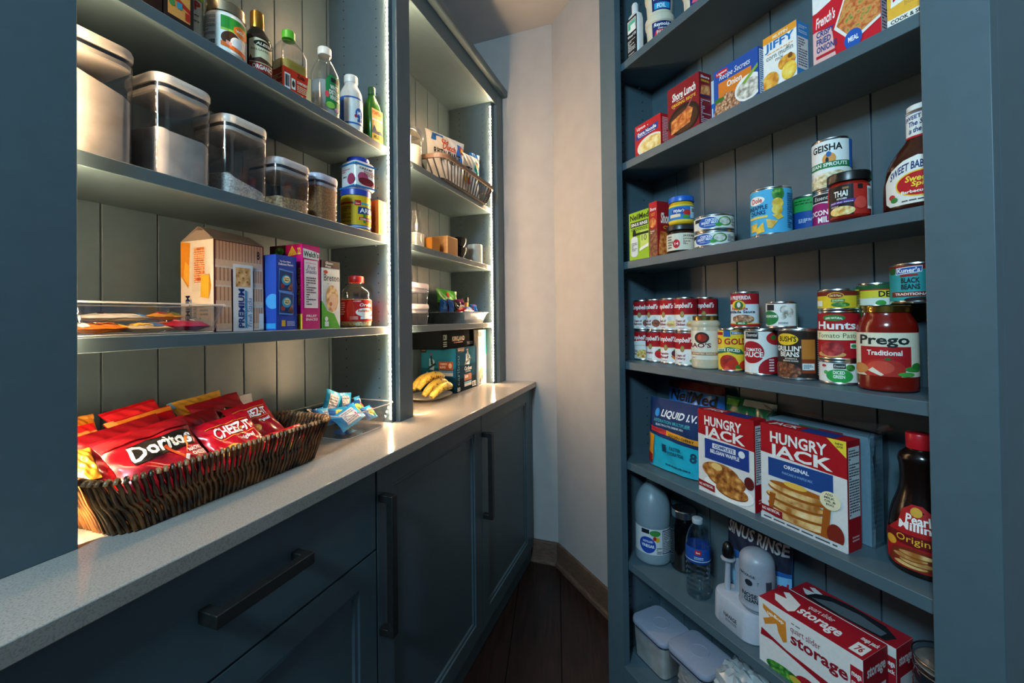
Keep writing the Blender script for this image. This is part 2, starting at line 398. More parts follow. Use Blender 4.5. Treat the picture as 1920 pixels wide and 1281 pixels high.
mb.loft([[(SE-a, -eC, z) for a, z in pr], [(SE-a, .2, z) for a, z in pr]], '@basewood'); struct(mb.build('baseboard_back', mw=ML))
base(xC-.002, -1.185, DR, 'baseboard_right', MR, 1)
# ============================================================ left unit: hutch on a worktop over base cabinets
S0, M0, M1, R0, R1, P1, P2, PB = .369, 1.185, 1.261, 2.068, 2.150, 1.166, 2.034, .27
TOP = 2.43
hut = root('pantry_hutch', 'tall slate blue open shelf hutch with two bays standing on the left countertop', 'shelving', ML)
def simple(name, parent, *bx, bev=.0012, k='@paint', label=None):
    mb = MB()
    for b in bx: mb.box(*b, k)
    return mb.build(name, parent, bev=bev, label=label)
simple('stile', hut, (-.5, S0, 0, .018, ZS['K'], 2.53)); simple('stile', hut, (M0, M1, 0, .018, ZS['K'], 2.53)); simple('stile', hut, (R0, R1, 0, .018, ZS['K'], 2.53))
simple('top_rail', hut, (S0, M0, .001, .018, TOP, 2.53), (M1, R0, .001, .018, TOP, 2.53))
simple('top_panel', hut, (-.5, R1, .018, PB, TOP+.004, 2.53))
mb = MB(); cw = [(.0, 2.503), (-.026, 2.503), (-.030, 2.508), (-.030, 2.536), (-.026, 2.543), (.29, 2.543), (.29, 2.531), (0, 2.531)]
mb.loft([[(-.5, y, z) for y, z in cw], [(R1+.003, y, z) for y, z in cw]], '@paint'); mb.build('crown', hut, smooth=20)
def holes(mb, x, side, ys, z0, z1):
    z = z0
    while z < z1:
        for y in ys:
            n = 8; mb.add([(x+side*.0004, y+.0024*math.cos(2*PI*i/n), z+.0024*math.sin(2*PI*i/n)) for i in range(n)], [tuple(range(n))], '@hole')
        z += .032
def sidepanel(parent, x0, x1, sides, y0=.018, y1=PB, z0=ZS['K'], z1=TOP+.01, ys=(.068, .205), zs=.965):
    mb = MB(); mb.box(x0, x1, y0, y1, z0, z1, '@paint')
    for s in sides: holes(mb, x1 if s > 0 else x0, s, ys, zs, z1-.03)
    return mb.build('side_panel', parent)
sidepanel(hut, S0-.08, S0-.022, (1,)); sidepanel(hut, P1, 1.280, (1, -1)); sidepanel(hut, P2, R1, (-1,))
def boards(parent, x0, x1, g0, y, z0, z1, step=.105):
    mb = MB(); g = g0
    while g-step > x0: g -= step
    e = [x0]
    while g < x1-.01:
        if g > x0+.01: e.append(g)
        g += step
    e.append(x1)
    for a, b in zip(e, e[1:]): mb.box(a+.0014, b-.0014, y, y+.012, z0, z1, '@paint')
    mb.box(x0, x1, y+.006, y+.016, z0, z1, '@paint')
    return mb.build('back_panel', parent, bev=.0012)
boards(hut, S0-.03, P1+.02, .524, PB, ZS['K'], TOP+.01); boards(hut, 1.27, P2+.02, 1.815, PB, ZS['K'], TOP+.01)
def shelf(parent, x0, x1, y0, y1, z, pins=True):
    mb = MB(); mb.box(x0, x1, y0, y1, z-.025, z, '@paint'); o = mb.build('shelf', parent, bev=.0012)
    for px, sx in ((x0, 1), (x1, -1)):
        for py in (y0+.043, y1-.065):
            m2 = MB(); m2.box(px, px+sx*.010, py-.003, py+.003, z-.031, z-.0255, '@steel'); m2.build('shelf_pin', o)
    return o
for z in ('S1', 'S2', 'S3'): shelf(hut, S0-.021, P1-.001, .0265, PB-.002, ZS[z])
for z in ('A', 'B', 'C'): shelf(hut, 1.281, P2-.001, .0265, PB-.002, ZS[z])
def led(x, side, z0, z1, label):
    t = root('led_strip', label, 'light strip', ML @ T(x, .0220, 0), 'warm shelf light strips')
    mb = MB(); mb.box(-.0006, .0006, -.0032, .0032, z0, z1, 'F2EDE0'); mb.build('tape', t)
    mb = MB(); z = z0+.008
    while z < z1-.004: mb.box(min(0, side*.0022), max(0, side*.0022), -.0022, .0022, z-.0032, z+.0032, '@led'); z += .016
    o = mb.build('diodes', t); o['kind'] = 'stuff'
led(S0-.0208, 1, .957, TOP-.01, 'warm light strip hidden behind the leftmost stile'); led(P1-.0012, -1, .957, TOP-.01, 'warm glowing light strip on the left face of the middle stile')
led(1.2812, 1, .957, TOP-.01, 'warm light strip hidden behind the middle stile'); led(P2-.0012, -1, .957, TOP-.02, 'warm glowing light strip by the far right stile of the hutch')
# worktop
mb = MB(); mb.box(-.5, SE-.003, -.173, .289, .920, .948, '@quartz')
tag(mb.build('countertop', mw=ML, bev=.002), 'speckled warm grey stone countertop running under the open shelves', 'countertop')
# base cabinets
def shaker(mb, x0, x1, z0, z1, y, fw_=.06, k='@paint', flat=False):
    """door or drawer front: outer edge at y (towards the room), stepped recessed panel"""
    t = .02
    if flat: mb.box(x0, x1, y, y+t, z0, z1, k); return
    def ring(i, d): return [(x0+i, y+d, z0+i), (x1-i, y+d, z0+i), (x1-i, y+d, z1-i), (x0+i, y+d, z1-i)]
    mb.loft([ring(0, t), ring(0, 0), ring(fw_, 0), ring(fw_+.003, .004), ring(fw_+.012, .005), ring(fw_+.016, .010)], k, True, True)
def pull(parent, x, z, ln, vert):
    mb = MB(); g = .0108
    if vert: mb.box(x-g, x+g, -.192, -.174, z-ln/2, z+ln/2, '@black'); mb.box(x-g, x+g, -.176, -.149, z-ln/2, z-ln/2+.018, '@black'); mb.box(x-g, x+g, -.176, -.149, z+ln/2-.018, z+ln/2, '@black')
    else: mb.box(x-ln/2, x+ln/2, -.192, -.174, z-g, z+g, '@black'); mb.box(x-ln/2, x-ln/2+.018, -.176, -.149, z-g, z+g, '@black'); mb.box(x+ln/2-.018, x+ln/2, -.176, -.149, z-g, z+g, '@black')
    return mb.build('handle', parent, bev=.0015, label='matt black square bar handle')
YF = -.150
def cabinet(name, label, x0, x1):
    t = root(name, label, 'cabinet', ML); mb = MB(); mb.box(x0, x1, -.129, .28, .068, .919, '@paint'); mb.build('cabinet_body', t)
    mb = MB(); mb.box(x0, x1, -.140, -.122, .001, .066, '@paint'); mb.build('plinth', t, bev=.002); return t
c = cabinet('drawer_cabinet', 'slate blue drawer base cabinet nearest the camera under the countertop', -.5, .8705)
mb = MB(); shaker(mb, -.05, .868, .717, .915, YF, flat=True); d = mb.build('drawer', c, bev=.0015); pull(d, .540, .829, .190, False)
mb = MB(); shaker(mb, -.05, .868, .075, .712, YF); d = mb.build('drawer', c, smooth=20); pull(d, .40, .60, .222, False)
mb = MB(); mb.box(-.5, -.054, YF, -.13, .075, .915, '@paint'); mb.build('side_filler', c)
c = cabinet('door_cabinet', 'slate blue base cabinet with tall black handle beside the drawers', .8725, 1.4995)
mb = MB(); shaker(mb, .8745, 1.4985, .075, .915, YF); d = mb.build('door', c, smooth=20); pull(d, .889, .671, .352, True)
c = cabinet('door_cabinet', 'slate blue base cabinet at the far end against the pale wall', 1.5015, 2.150)
mb = MB(); shaker(mb, 1.5025, 2.112, .075, .915, YF); d = mb.build('door', c, smooth=20); pull(d, 1.517, .673, .336, True)
mb = MB(); mb.box(2.115, 2.150, YF, -.13, .075, .915, '@paint'); mb.build('side_filler', c)
# ============================================================ right unit: floor-to-ceiling bookcase
Q0, Q1, Q3, Q4, QP, QB = 1.18, 1.10, .334, .255, 1.154, .212
bk = root('pantry_bookcase', 'tall slate blue open bookcase packed with groceries on the right', 'shelving', MR)
simple('stile', bk, (-Q0, -Q1, 0, .025, 0, 2.60)); simple('stile', bk, (-Q3, -Q4, 0, .025, 0, 2.60))
simple('bottom_rail', bk, (-Q1, -Q3, .001, .025, 0, .152)); simple('top_rail', bk, (-Q1, -Q3, .001, .025, 2.50, 2.60)); simple('top_panel', bk, (-Q0, -Q4, .025, .24, 2.56, 2.60))
sidepanel(bk, -Q0, -QP, (1,), .025, .24, 0, 2.56, (.075, .165), .2); sidepanel(bk, -Q3+.052, -Q4, (-1,), .025, .24, 0, 2.56, (.075, .165), .2)
boards(bk, -QP-.01, -Q3+.06, -.938, QB, .1, 2.58, .11)
for z in ('R1', 'R2', 'R3', 'R4', 'R5', 'R6'): shelf(bk, -QP+.001, -Q3+.051, .027, QB-.002, ZS[z])
simple('shelf', bk, (-QP+.001, -Q3+.051, .0005, QB-.002, .128, .153))
# ============================================================ groceries on the right bookcase
B1 = {'b': 1}
def G(s): return s
# --- topmost shelf
t = root('polish_bottle', 'white flat bottle with black front label on the highest right shelf', 'bottle', R(1.056, -.035, ZS['R1']))
mb = MB(); mb.rr([(.050, .026, 0), (.053, .030, .004), (.053, .030, .118), (.044, .028, .136), (.022, .022, .143)], .010, 'DADCDE:sat', cy=.015); mb.build('bottle_body', t)
mb = MB(); mb.rr([(.020, .020, .143), (.020, .020, .172), (.014, .014, .178)], .009, 'E4E4E2:sat', cy=.015); mb.build('cap', t)
mb = MB(); decals(mb, [('r', '191A1C', .06, .05, .94, .98), ('r', 'E8E8E6', .14, .62, .86, .93), ('r', '58B49A', .18, .70, .82, .88), ('r', 'E8ECEA', .4, .66, .78, .8), ('t', '222222', 'WOODS', .2, .88, .8, .92), ('t', 'F0F0F0', 'Wood Oil', .14, .5, .86, .57), ('l', 'D8D8D8', .16, .16, .8, .44, 8), ('l', 'D8D8D8', .2, .07, .7, .11, 1)], mface(.053, .03, .132, 'F')); mb.build('label', t)
def tub(label, s, e, z, flip, spec, r=.0425):
    p = [(r*.80, 0), (r*.86, .003), (r*.93, .055), (r*1.0, .058), (r*1.02, .064), (r*1.02, .076), (r*.98, .079)]
    if flip: p = [(q, .079-zz) for q, zz in p[::-1]]
    bottle('baking_cup_tub', label, 'tub', R(s, e, z, cam=4), p, 'E6DFC8:frost', lab=(.008, .054, None, spec), sm=0, group='cream tubs on the highest right shelf', bname='tub_body')
sp = [('r', '1C2A6B', -.62, .02, .78, 1), ('p', 'D8202C', [(-.5, .12), (.7, .12), (.5, .5), (-.35, .45)]), ('t', 'F4F4F4', 'Reynolds', -.5, .62, .7, .92, {'sh': .2}), ('t', 'F4F4F4', 'BAKE CUPS', -.2, .5, .6, .58), ('t', 'F0D8D8', 'PAPER', -.3, .16, .55, .42)]
tub('cream tub with blue and red band standing on the highest right shelf', .978, -.078, ZS['R1'], False, sp)
tub('cream tub with blue and sky blue band stacked on the other tub', .976, -.076, ZS['R1']+.0795, False, [('r', '1C2A6B', -.62, .02, .78, 1), ('r', '2F9FD8', -.45, .1, .7, .48), ('t', 'F4F4F4', 'Reynolds', -.5, .62, .7, .92, {'sh': .2}), ('t', 'E8F4FA', 'FOIL', -.25, .14, .4, .42)])
tub('cream tub with pink and blue band alone near middle of highest shelf', .83, -.075, ZS['R1'], False, [('r', '1C2A6B', -.62, .02, .78, 1), ('p', 'E0567C', [(-.5, .12), (.7, .12), (.5, .6), (-.35, .55)])])
# --- second shelf: mixes
z = ZS['R2']
def side(bg, w='E8E8E4'): return [('n', '55555A', .1, .08, .9, .8, 16)] if not bg else [('l', w, .12, .06, .88, .74, 14)]
carton('soup_mix_box', 'small red soup mix box with bowl of noodle broth, leftmost on its shelf', 'box', R(.988, -.03, z), .110, .045, .094, 'C01C26', 'boxes of mix on the second right shelf',
 F=[('t', 'F6E6E6', 'Lipton', .08, .80, .42, .93), ('l', 'F4D8D8', .5, .83, .92, .88, 1), ('p', '1E3C8E', [(.04, .50), (.90, .58), (.92, .80), (.06, .72)]), ('t', 'F4F4F4', 'Extra Noodle', .12, .61, .84, .73, {'sl': .02}), ('l', 'E0E4F0', .14, .56, .8, .6, 1), ('e', 'EDE6D8', .62, .18, .52, .32), ('e', '@soup', .64, .18, .45, .26)], R=[('l', 'F0C8C8', .15, .1, .85, .9, 16)], L=[('l', 'F0C8C8', .15, .1, .85, .9, 10)])
carton('breading_box', 'dark red breading box showing a golden fish fillet in a pan', 'box', R(.850, -.03, z), .110, .046, .143, '8C1822', 'boxes of mix on the second right shelf',
 F=[('t', 'F6F0EA', 'Shore Lunch', .16, .70, .90, .86, {'sh': .1}), ('l', 'F0E0D8', .3, .665, .85, .69, 1), ('t', 'F0C030', 'ORIGINAL RECIPE', .14, .585, .90, .645), ('l', 'E8D0C8', .2, .555, .8, .575, 1), ('e', '2A1A14', .52, .27, .50, .29), ('e', '4A2A1C', .52, .25, .44, .23), ('p', '@fish', [(.12, .06), (.72, .14), (.82, .38), (.70, .45), (.12, .32)]), ('p', 'A05058', [(.62, .44), (.68, .44), (.86, .62), (.84, .64)])],
 R=[('t', 'F4EAEA', 'Shore', .15, .9, .85, .95), ('t', 'F0C030', 'ORIGINAL', .15, .83, .85, .87), ('p', '@fish', [(.1, .58), (.9, .6), (.85, .78), (.2, .76)]), ('r', '3A1E4A', .05, .54, .95, .58), ('l', 'E0C8CC', .12, .05, .9, .5, 14)])
carton('sauce_mix_box', 'narrow white and blue box squeezed behind the onion soup box', 'box', R(.775, -.078, z), .05, .04, .125, 'E8EAEC', 'boxes of mix on the second right shelf', F=[('r', '2878C4', 0, 0, 1, .5), ('t', 'F4F4F4', 'JA', .05, .12, .5, .4)], R=[('r', '2878C4', 0, 0, 1, .5)])
carton('onion_soup_box', 'blue onion soup box with orange panel and bowl of dip', 'box', R(.690, -.03, z), .119, .045, .113, '2450A4', 'boxes of mix on the second right shelf',
 F=[('e', 'C8202C', .20, .89, .15, .07), ('t', 'F4F4F4', 'Lipton', .08, .86, .32, .92), ('t', 'F4F4F4', 'Recipe Secrets', .14, .70, .84, .86, {'sh': .25, 'b': 0}), ('r', 'DE7C28', .12, .28, .86, .68), ('t', 'F6F0E8', 'Onion', .32, .50, .66, .64), ('p', '@meat', [(0, 0), (.62, 0), (.62, .30), (.30, .40), (.05, .24)]), ('e', '3A7030', .14, .30, .12, .05), ('e', 'F0EEE8', .80, .26, .30, .27), ('e', '@mush', .80, .24, .26, .20), ('p', '86A83C', [(.66, .40), (.72, .36), (1, .58), (1, .66)])],
 R=[('r', 'D8E4F0', .1, .04, .9, .96), ('l', '2A4A80', .15, .06, .85, .94, 20)])
carton('muffin_mix_box', 'white corn muffin mix box with blue side and orange top band', 'box', R(.581, -.03, z), .073, .042, .118, 'EFEDE8', 'boxes of mix on the second right shelf',
 F=[('r', 'EE9A2C', 0, .87, 1, 1), ('t', 'F6E8C8', 'MUFFIN', .3, .90, .75, .96), ('t', '2470B8', 'JIFFY', .06, .67, .94, .86), ('l', 'E89A3C', .12, .635, .9, .665, 1), ('t', '55555A', 'corn muffin', .10, .53, .90, .63, {'b': 0}), ('t', '55555A', 'mix', .38, .45, .62, .52, {'b': 0}), ('e', '@chips', .72, .34, .26, .13), ('e', '@pine', .78, .16, .22, .16), ('e', '@chips', .22, .12, .26, .17), ('e', '7A4A1C', .82, .42, .07, .05)],
 R=[('r', '3F8FD4', 0, 0, 1, 1), ('r', 'EDEBE6', .06, .14, .94, .72), ('l', '44506A', .12, .18, .88, .7, 11), ('l', 'D8E8F4', .15, .78, .85, .94, 5)])
carton('fried_onion_box', 'red and white box picturing crispy fried onions in a casserole dish', 'box', R(.455, -.03, z), .114, .040, .140, 'CE1C2C', 'boxes of mix on the second right shelf',
 F=[('r', 'ECE8E6', 0, .74, 1, 1), ('p', 'E4B4B0', [(0, 0), (.36, 0), (.30, .42), (0, .48)]), ('p', 'CE1C2C', [(0, .46), (.4, .5), (.5, .86), (0, .72)]), ('t', 'F6E8E4', "French's", .05, .50, .36, .66, {'sh': .2, 'sl': .03}), ('t', '24407E', 'CRISPY', .06, .36, .34, .45), ('t', '24407E', 'FRIED', .06, .25, .29, .34), ('t', '24407E', 'ONIONS', .06, .14, .38, .23), ('r', 'B8202C', .05, .06, .36, .10), ('p', 'EDE8E0', [(.34, .36), (.62, .05), (1, .2), (1, 1), (.62, 1)]), ('p', '@onion', [(.38, .38), (.62, .1), (1, .24), (1, 1), (.64, 1)]), ('e', '2458B0', .62, .1, .13, .13), ('t', 'F4F4F4', 'MEAL', .55, .07, .70, .14)],
 R=[('r', 'C4B8C8', 0, 0, 1, 1), ('l', '4A3A5A', .08, .05, .92, .95, 22)])
carton('gelatin_box', 'yellow pudding box with red lettering at the right end of its shelf', 'box', R(.348, -.03, z), .082, .03, .088, 'EEB43C', 'boxes of mix on the second right shelf',
 F=[('p', 'F4F0E8', [(.06, .36), (.95, .50), (.95, 1), (.1, .8)]), ('t', 'D01830', 'JELL-O', .1, .46, 1.0, .86, {'sh': .15, 'sl': .06}), ('t', 'C89A50', 'butterscotch', .3, .28, .9, .38, {'b': 0, 'sl': .05}), ('r', 'F0ECE4', 0, 0, .8, .13), ('t', '222222', 'COOK & SERVE', .06, .02, .74, .10)])
# --- third shelf
z = ZS['R3']; grp = 'tins, jars and boxes on the third right shelf'
carton('sinus_rinse_box', 'lime green sinus rinse box with white bottle pictured, leftmost on its shelf', 'box', R(1.033, -.03, z), .088, .03, .152, '9DBE2E', grp,
 F=[('t', '16181A', 'NeilMed', .06, .83, 1, .95), ('r', '16181A', .08, .68, .98, .79), ('t', 'F0F0EC', 'SINUS RINSE', .11, .70, .95, .77), ('l', '3A4A1A', .12, .6, .95, .66, 2), ('r', 'C8D870', .58, .22, 1, .58), ('t', '3A4414', '10', .66, .37, .9, .49, {'b': 0}), ('r', '1E2A1E', .35, .50, 1, .55), ('e', '16181A', .28, .53, .09, .11), ('r', 'DADCE0', .10, .12, .46, .42), ('e', 'DADCE0', .28, .42, .18, .07), ('e', 'DADCE0', .28, .12, .18, .06), ('l', '30343C', .14, .18, .42, .36, 6), ('p', 'F0EEE8', [(.54, .16), (1, .24), (1, .30), (.56, .22)])])
carton('breading_box', 'dark red breading box turned sideways so its narrow spine faces out', 'box', R(.972, -.032, z), .033, .12, .166, '9E1822', grp,
 F=[('r', 'B8202A', 0, .55, 1, 1), ('t', 'F4E8E8', 'Shore', .12, .84, .88, .90), ('t', 'E89030', 'HOT', .25, .74, .75, .80), ('e', '@fish', .45, .62, .42, .09), ('r', '@brown', 0, 0, 1, .5), ('l', 'F0D8D0', .15, .42, .85, .48, 2)], R=[('t', 'F4F0EC', 'Shore Lunch', .12, .60, .9, .80, {'sh': .15}), ('t', 'E8B030', 'CLASSIC', .2, .50, .8, .56), ('p', '@fish', [(.02, .02), (.7, .06), (.6, .42), (.1, .46)])])
def lowlid(r, z0, k, t):
    mb = MB(); mb.lathe([(r*.98, z0), (r, z0+.001), (r, z0+.013), (r*.97, z0+.0155), (.001, z0+.0155)], k, 40); mb.build('lid', t)
bottle('sauce_jar', 'squat jar with cream label and dark lid under the blue-lidded jar', 'jar', R(.908, -.076, z, cam=10), [(.034, 0), (.038, .003), (.0388, .010), (.0388, .056), (.036, .063), (.034, .066)], '2A1810:gloss', lab=(.008, .056, 'DDD6C4', [('l', '4A4238', -.95, .1, -.75, .9, 5), ('t', '3A322A', 'FINE', -.9, .42, -.66, .56), ('e', 'C02028', -.45, .38, .22, .26), ('t', 'F4E8E4', '14', -.57, .30, -.33, .46), ('l', '5A5248', 0, .3, .8, .7, 5), ('t', '3A322A', 'SAUCE BASE', 0, .78, .8, .9)]), group=grp, extra=lambda t, rf: lowlid(.0394, .0665, '23282C:sat', t))
bottle('bouillon_jar', 'small jar with bright blue lid standing on the squat jar', 'jar', R(.903, -.075, z+.0825, cam=-4), [(.031, 0), (.034, .003), (.0345, .008), (.0345, .056), (.032, .062), (.031, .065)], 'D8A818:gloss', lab=(.006, .056, 'E8C838', [('r', '2A7CC0', -.98, .14, .98, .9), ('e', '1C4A9C', -.15, .62, .55, .22), ('t', 'F4F4F4', "Wyler's", -.55, .5, .3, .74, {'sh': .2}), ('r', 'E8D8B8', -.8, .28, .0, .46), ('e', 'C8342C', .5, .52, .3, .16), ('e', '4A9A4A', .4, .28, .25, .1), ('r', 'B8D8E8', .72, .2, .98, .85), ('b', '20303A', .76, .5, .96, .8)]), group=grp, extra=lambda t, rf: lowlid(.0352, .0655, '1A62C4:sat', t))
cs = [('r', '23262A', -.92, .6, -.5, .9), ('e', '2458AC', -.25, .5, .5, .46), ('t', 'F0F2F6', 'CHICKEN', -.45, .6, .2, .82), ('t', 'F0F2F6', 'BREAST MEAT', -.62, .38, .18, .58), ('l', 'D0DAEA', -.5, .2, .1, .32, 2), ('e', '@green', .48, .55, .30, .38), ('e', '@mush', .48, .55, .24, .30), ('e', '3E9A3E', .2, .28, .16, .15), ('l', '6A7078', .8, .2, .98, .8, 5)]
can('canned_chicken', 'flat white and blue chicken tin, lower of the stacked pair', 'can', R(.802, -.086, z, cam=-14), .0505, .0425, cs, 'E6E6E2', grp)
can('canned_chicken', 'flat white and blue chicken tin on top of the other flat tin', 'can', R(.802, -.086, z+.0427, cam=2), .0505, .0425, cs, 'E6E6E2', grp)
can('canned_vegetables', 'tin with red and yellow label half hidden behind pineapple tin', 'can', R(.694, -.150, z, cam=0), .036, .078, [('r', 'B81C24', -1.5, .4, 1.5, .75), ('t', 'F4F0E8', 'RED', -.98, .6, -.7, .72), ('r', '3A2A20', -1.5, .3, 1.5, .4), ('e', '@pine', -.8, .2, .3, .16)], 'E6C23C', grp)
can('canned_pineapple', 'light blue tin of pineapple chunks with fruit pictured', 'can', R(.638, -.078, z, cam=0), .0432, .112,
 [('e', 'F2F0EA', -.62, .78, .34, .1), ('t', 'D02C34', 'Dole', -.86, .72, -.40, .84), ('t', '16305E', 'PINEAPPLE', -.98, .56, -.15, .66), ('t', '16305E', 'CHUNKS', -.92, .44, -.25, .54), ('r', 'F0D060', -.96, .36, -.15, .41), ('e', '@green', .32, .88, .28, .16), ('e', '@pine', .3, .66, .26, .12), ('e', '@pine', .28, .52, .24, .11), ('p', '@pine', [(.06, .4), (.4, .44), (.56, .34), (.3, .28)]), ('p', '@pine', [(-.92, .24), (-.62, .26), (-.66, .08), (-.9, .06)]), ('p', '@pine', [(-.7, .1), (-.35, .26), (-.3, .04), (-.65, .01)]), ('p', '@pine', [(-.22, .32), (.3, .26), (.05, .1), (-.15, .12)]), ('l', '2A5A8A', .72, .1, .98, .9, 16)], '4FAEDA', grp)
can('canned_corn', 'blue tin with green top band right of the pineapple tin', 'can', R(.600, -.160, z, cam=0), .034, .095, [('r', '2E9E4C', -2, .62, 2, 1), ('l', '1A5A2A', -.8, .8, .4, .95, 2), ('r', '1A3A7A', .6, .66, .9, .76), ('l', 'D0DAEA', -.6, .3, .6, .42, 3), ('l', 'E0E6F0', .3, .05, .95, .4, 7)], '1E4C98', grp)
can('canned_coconut_milk', 'magenta and white coconut milk tin under the bean sprouts tin', 'can', R(.529, -.118, z, cam=0), .0352, .082, [('r', '20242A', -.95, .74, .2, .98), ('t', 'E8E8E4', 'Essential', -.85, .8, .1, .92, {'sh': .2, 'b': 0}), ('e', '9A1E6A', -.4, .30, .9, .42), ('r', '9A1E6A', -2, 0, 2, .34), ('t', 'F4F0F2', 'COCONUT', -1.05, .34, .35, .50), ('t', 'F4F0F2', 'MILK', -.7, .12, .15, .30), ('e', '6CB06A', .1, .62, .2, .14)], 'EDEBE6', grp)
can('canned_bean_sprouts', 'white bean sprouts tin with green banner stacked on another tin', 'can', R(.529, -.118, z+.0822, cam=0), .0352, .110,
 [('t', '17181A', 'GEISHA', -.88, .77, .55, .92), ('e', 'E89A4C', -.1, .60, .34, .13), ('e', '2A62A8', -.12, .70, .13, .06), ('e', '20242C', -.2, .58, .08, .06), ('r', '1F7A44', -.98, .41, .98, .54), ('t', 'F2F2EE', 'BEAN SPROUTS', -.94, .44, .74, .52), ('p', '@sprout', [(-1, .0), (1, .0), (1, .24), (.4, .34), (-.6, .30), (-1, .2)]), ('r', '2A6AC0', .84, .4, 1.2, 1)], 'EFEEEA', grp)
bottle('curry_paste_jar', 'small red curry jar with black lid in front of stacked tins', 'jar', R(.464, -.050, z, cam=0), [(.026, 0), (.0315, .003), (.0325, .008), (.0325, .064), (.030, .071), (.029, .075)], '8A1C12:gloss',
 lab=(.008, .066, 'B82A22', [('r', '1A1416', -.95, 0, .22, 1), ('r', '8C6A3A', -.3, .86, .0, .93), ('t', 'F2EEE6', 'THAI', -.68, .62, -.05, .82), ('t', 'F2EEE6', 'KITCHEN', -.55, .52, -.1, .58), ('p', '54308A', [(-.85, .36), (.42, .42), (.42, .52), (-.85, .46)]), ('t', 'E0D4EC', 'pad thai sauce', -.8, .40, .2, .46), ('l', 'D8C8C0', -.8, .28, .1, .34, 2), ('e', '@noodle', -.28, .14, .56, .16), ('e', 'D0483C', .5, .36, .26, .2), ('r', '1C1C1E', .4, .82, .62, .97), ('b', '20242A', .8, .15, .98, .9)]), group=grp, extra=lambda t, rf: (lambda mb: (mb.lathe([(.0335, .073), (.0345, .074), (.0345, .088), (.0335, .091), (.001, .091)], '121314:sat', 40), mb.build('lid', t)))(MB()))
bottle('hot_sauce_bottle', 'narrow dark sauce bottle with green cap behind the barbecue sauce', 'bottle', R(.420, -.135, z, cam=0), [(.020, 0), (.024, .003), (.024, .070), (.018, .082), (.014, .086)], '5A1410:gloss', cap=(.0165, .084, .100, '1E9A4E:sat'), lab=(.004, .066, None, [('t', 'E8E4E0', 'SAUCE', -.8, .78, .4, .9), ('l', 'C0CCDC', -.7, .05, .3, .6, 8)]), group=grp)
bb = [(.045, 0), (.052, .004), (.0535, .02), (.0535, .060), (.049, .085), (.035, .108), (.0225, .124), (.021, .135), (.021, .172), (.0205, .176)]
bottle('barbecue_sauce_bottle', 'brown barbecue sauce bottle with white labels at the right end', 'bottle', R(.357, -.066, z, cam=-14), bb, '3A1A10:gloss', cap=(.0212, .172, .182, 'E8E8E6:sat'), flat=.66, sm=1,
 lab=(.006, .098, None, [('p', 'E4E2DC', [(-.88, .1), (-.75, .02), (.75, .02), (.88, .1), (.88, .5), (.7, .72), (.4, .86), (0, .92), (-.4, .86), (-.7, .72), (-.88, .5)]), ('t', '20386E', "SWEET BABY RAY'S", -.72, .66, .72, .82, {'arc': .16}), ('e', 'E8C23C', .1, .38, .66, .25), ('e', 'B81C24', .1, .38, .62, .225), ('t', 'F2D23C', "Sweet 'n", -.3, .42, .5, .54, {'sh': .15}), ('t', 'F2D23C', 'Spicy', -.15, .30, .4, .42, {'sh': .15}), ('t', 'F4F0E8', 'Barbecue Sauce', -.4, .21, .6, .27), ('e', 'C03030', -.66, .20, .09, .05), ('e', '2E7A3A', -.6, .14, .1, .05), ('l', '4A4A4A', -.4, .06, .6, .1, 1)]), group=grp,
 extra=lambda t, rf: (lambda lb: (setattr(lb, 'T', Matrix.Diagonal((1, .66, 1, 1))), decals(lb, [('r', 'E4E4E0', -2, 0, 2, 1), ('r', 'B81C24', -2, 0, 2, .07), ('r', '24427E', -2, .93, 2, .96), ('t', '20386E', 'SWEET BABY', -.9, .70, .9, .86, {'arc': .06}), ('t', '20386E', 'The Sauce', -.7, .42, .8, .62, {'sh': .15, 'sl': .08}), ('t', '20386E', 'is the Boss', -.7, .16, .8, .36, {'sh': .15, 'sl': .08})], mcyl(.0222, .126, .046), su=.08, cyl=True, off0=.0004), lb.build('neck_label', t)))(MB()))
# --- fourth shelf: tins
z = ZS['R4']; grp = 'red and white soup tins'
def soup(label, s, e, zz, yaw, pic, name, words, two=None):
    sp = [('r', 'A8121E', -2, .50, 2, 1), ('r', 'C8A868', -2, .485, 2, .5), ('t', 'F6F0EE', "Campbell's", -.99, .66, .62, .88, {'sh': .3, 'b': 1})]
    if name != 'Noodle': sp.append(('e', '8A7440', -.28, .50, .19, .105)); sp.append(('e', 'A8905A', -.28, .50, .14, .075))
    sp += [('t', '8A1830', words, -.85, .24, -.02, .33)] + ([('t', '8A1830', two, -.85, .13, -.02, .22)] if two else []) + [('l', '8A8088', -.6, .03, -.1, .07, 1)] + pic
    return can('soup_can', label, 'can', R(s, e, zz, cam=yaw), .0322, .1018, sp, 'EAE8E6', grp)
mushp = [('e', 'C8CCD4', .25, .36, .2, .1), ('e', '@brown', .40, .2, .34, .13)]; chickp = [('e', 'C8CCD4', .3, .36, .16, .08), ('e', '@soup', .45, .18, .38, .11), ('e', 'C89868', .35, .15, .3, .05)]
soup('red and white soup tin with noodles pictured, lower row leftmost', 1.1195, -.123, z, -18, [('p', 'EAE8E6', [(-1.2, .5), (1.2, .5), (1.2, .6), (0, .68), (-1.2, .6)]), ('e', '@noodle', .1, .18, .62, .16), ('e', 'D07030', .2, .1, .12, .05)], 'Noodle', 'Chicken', 'Noodle')
soup('red and white soup tin with whole tomato pictured, second in lower row', 1.0545, -.114, z, -16, [('e', 'C02028', .58, .24, .42, .17), ('e', '3A7A30', .58, .38, .12, .04)], 'Tomato', 'Tomato')
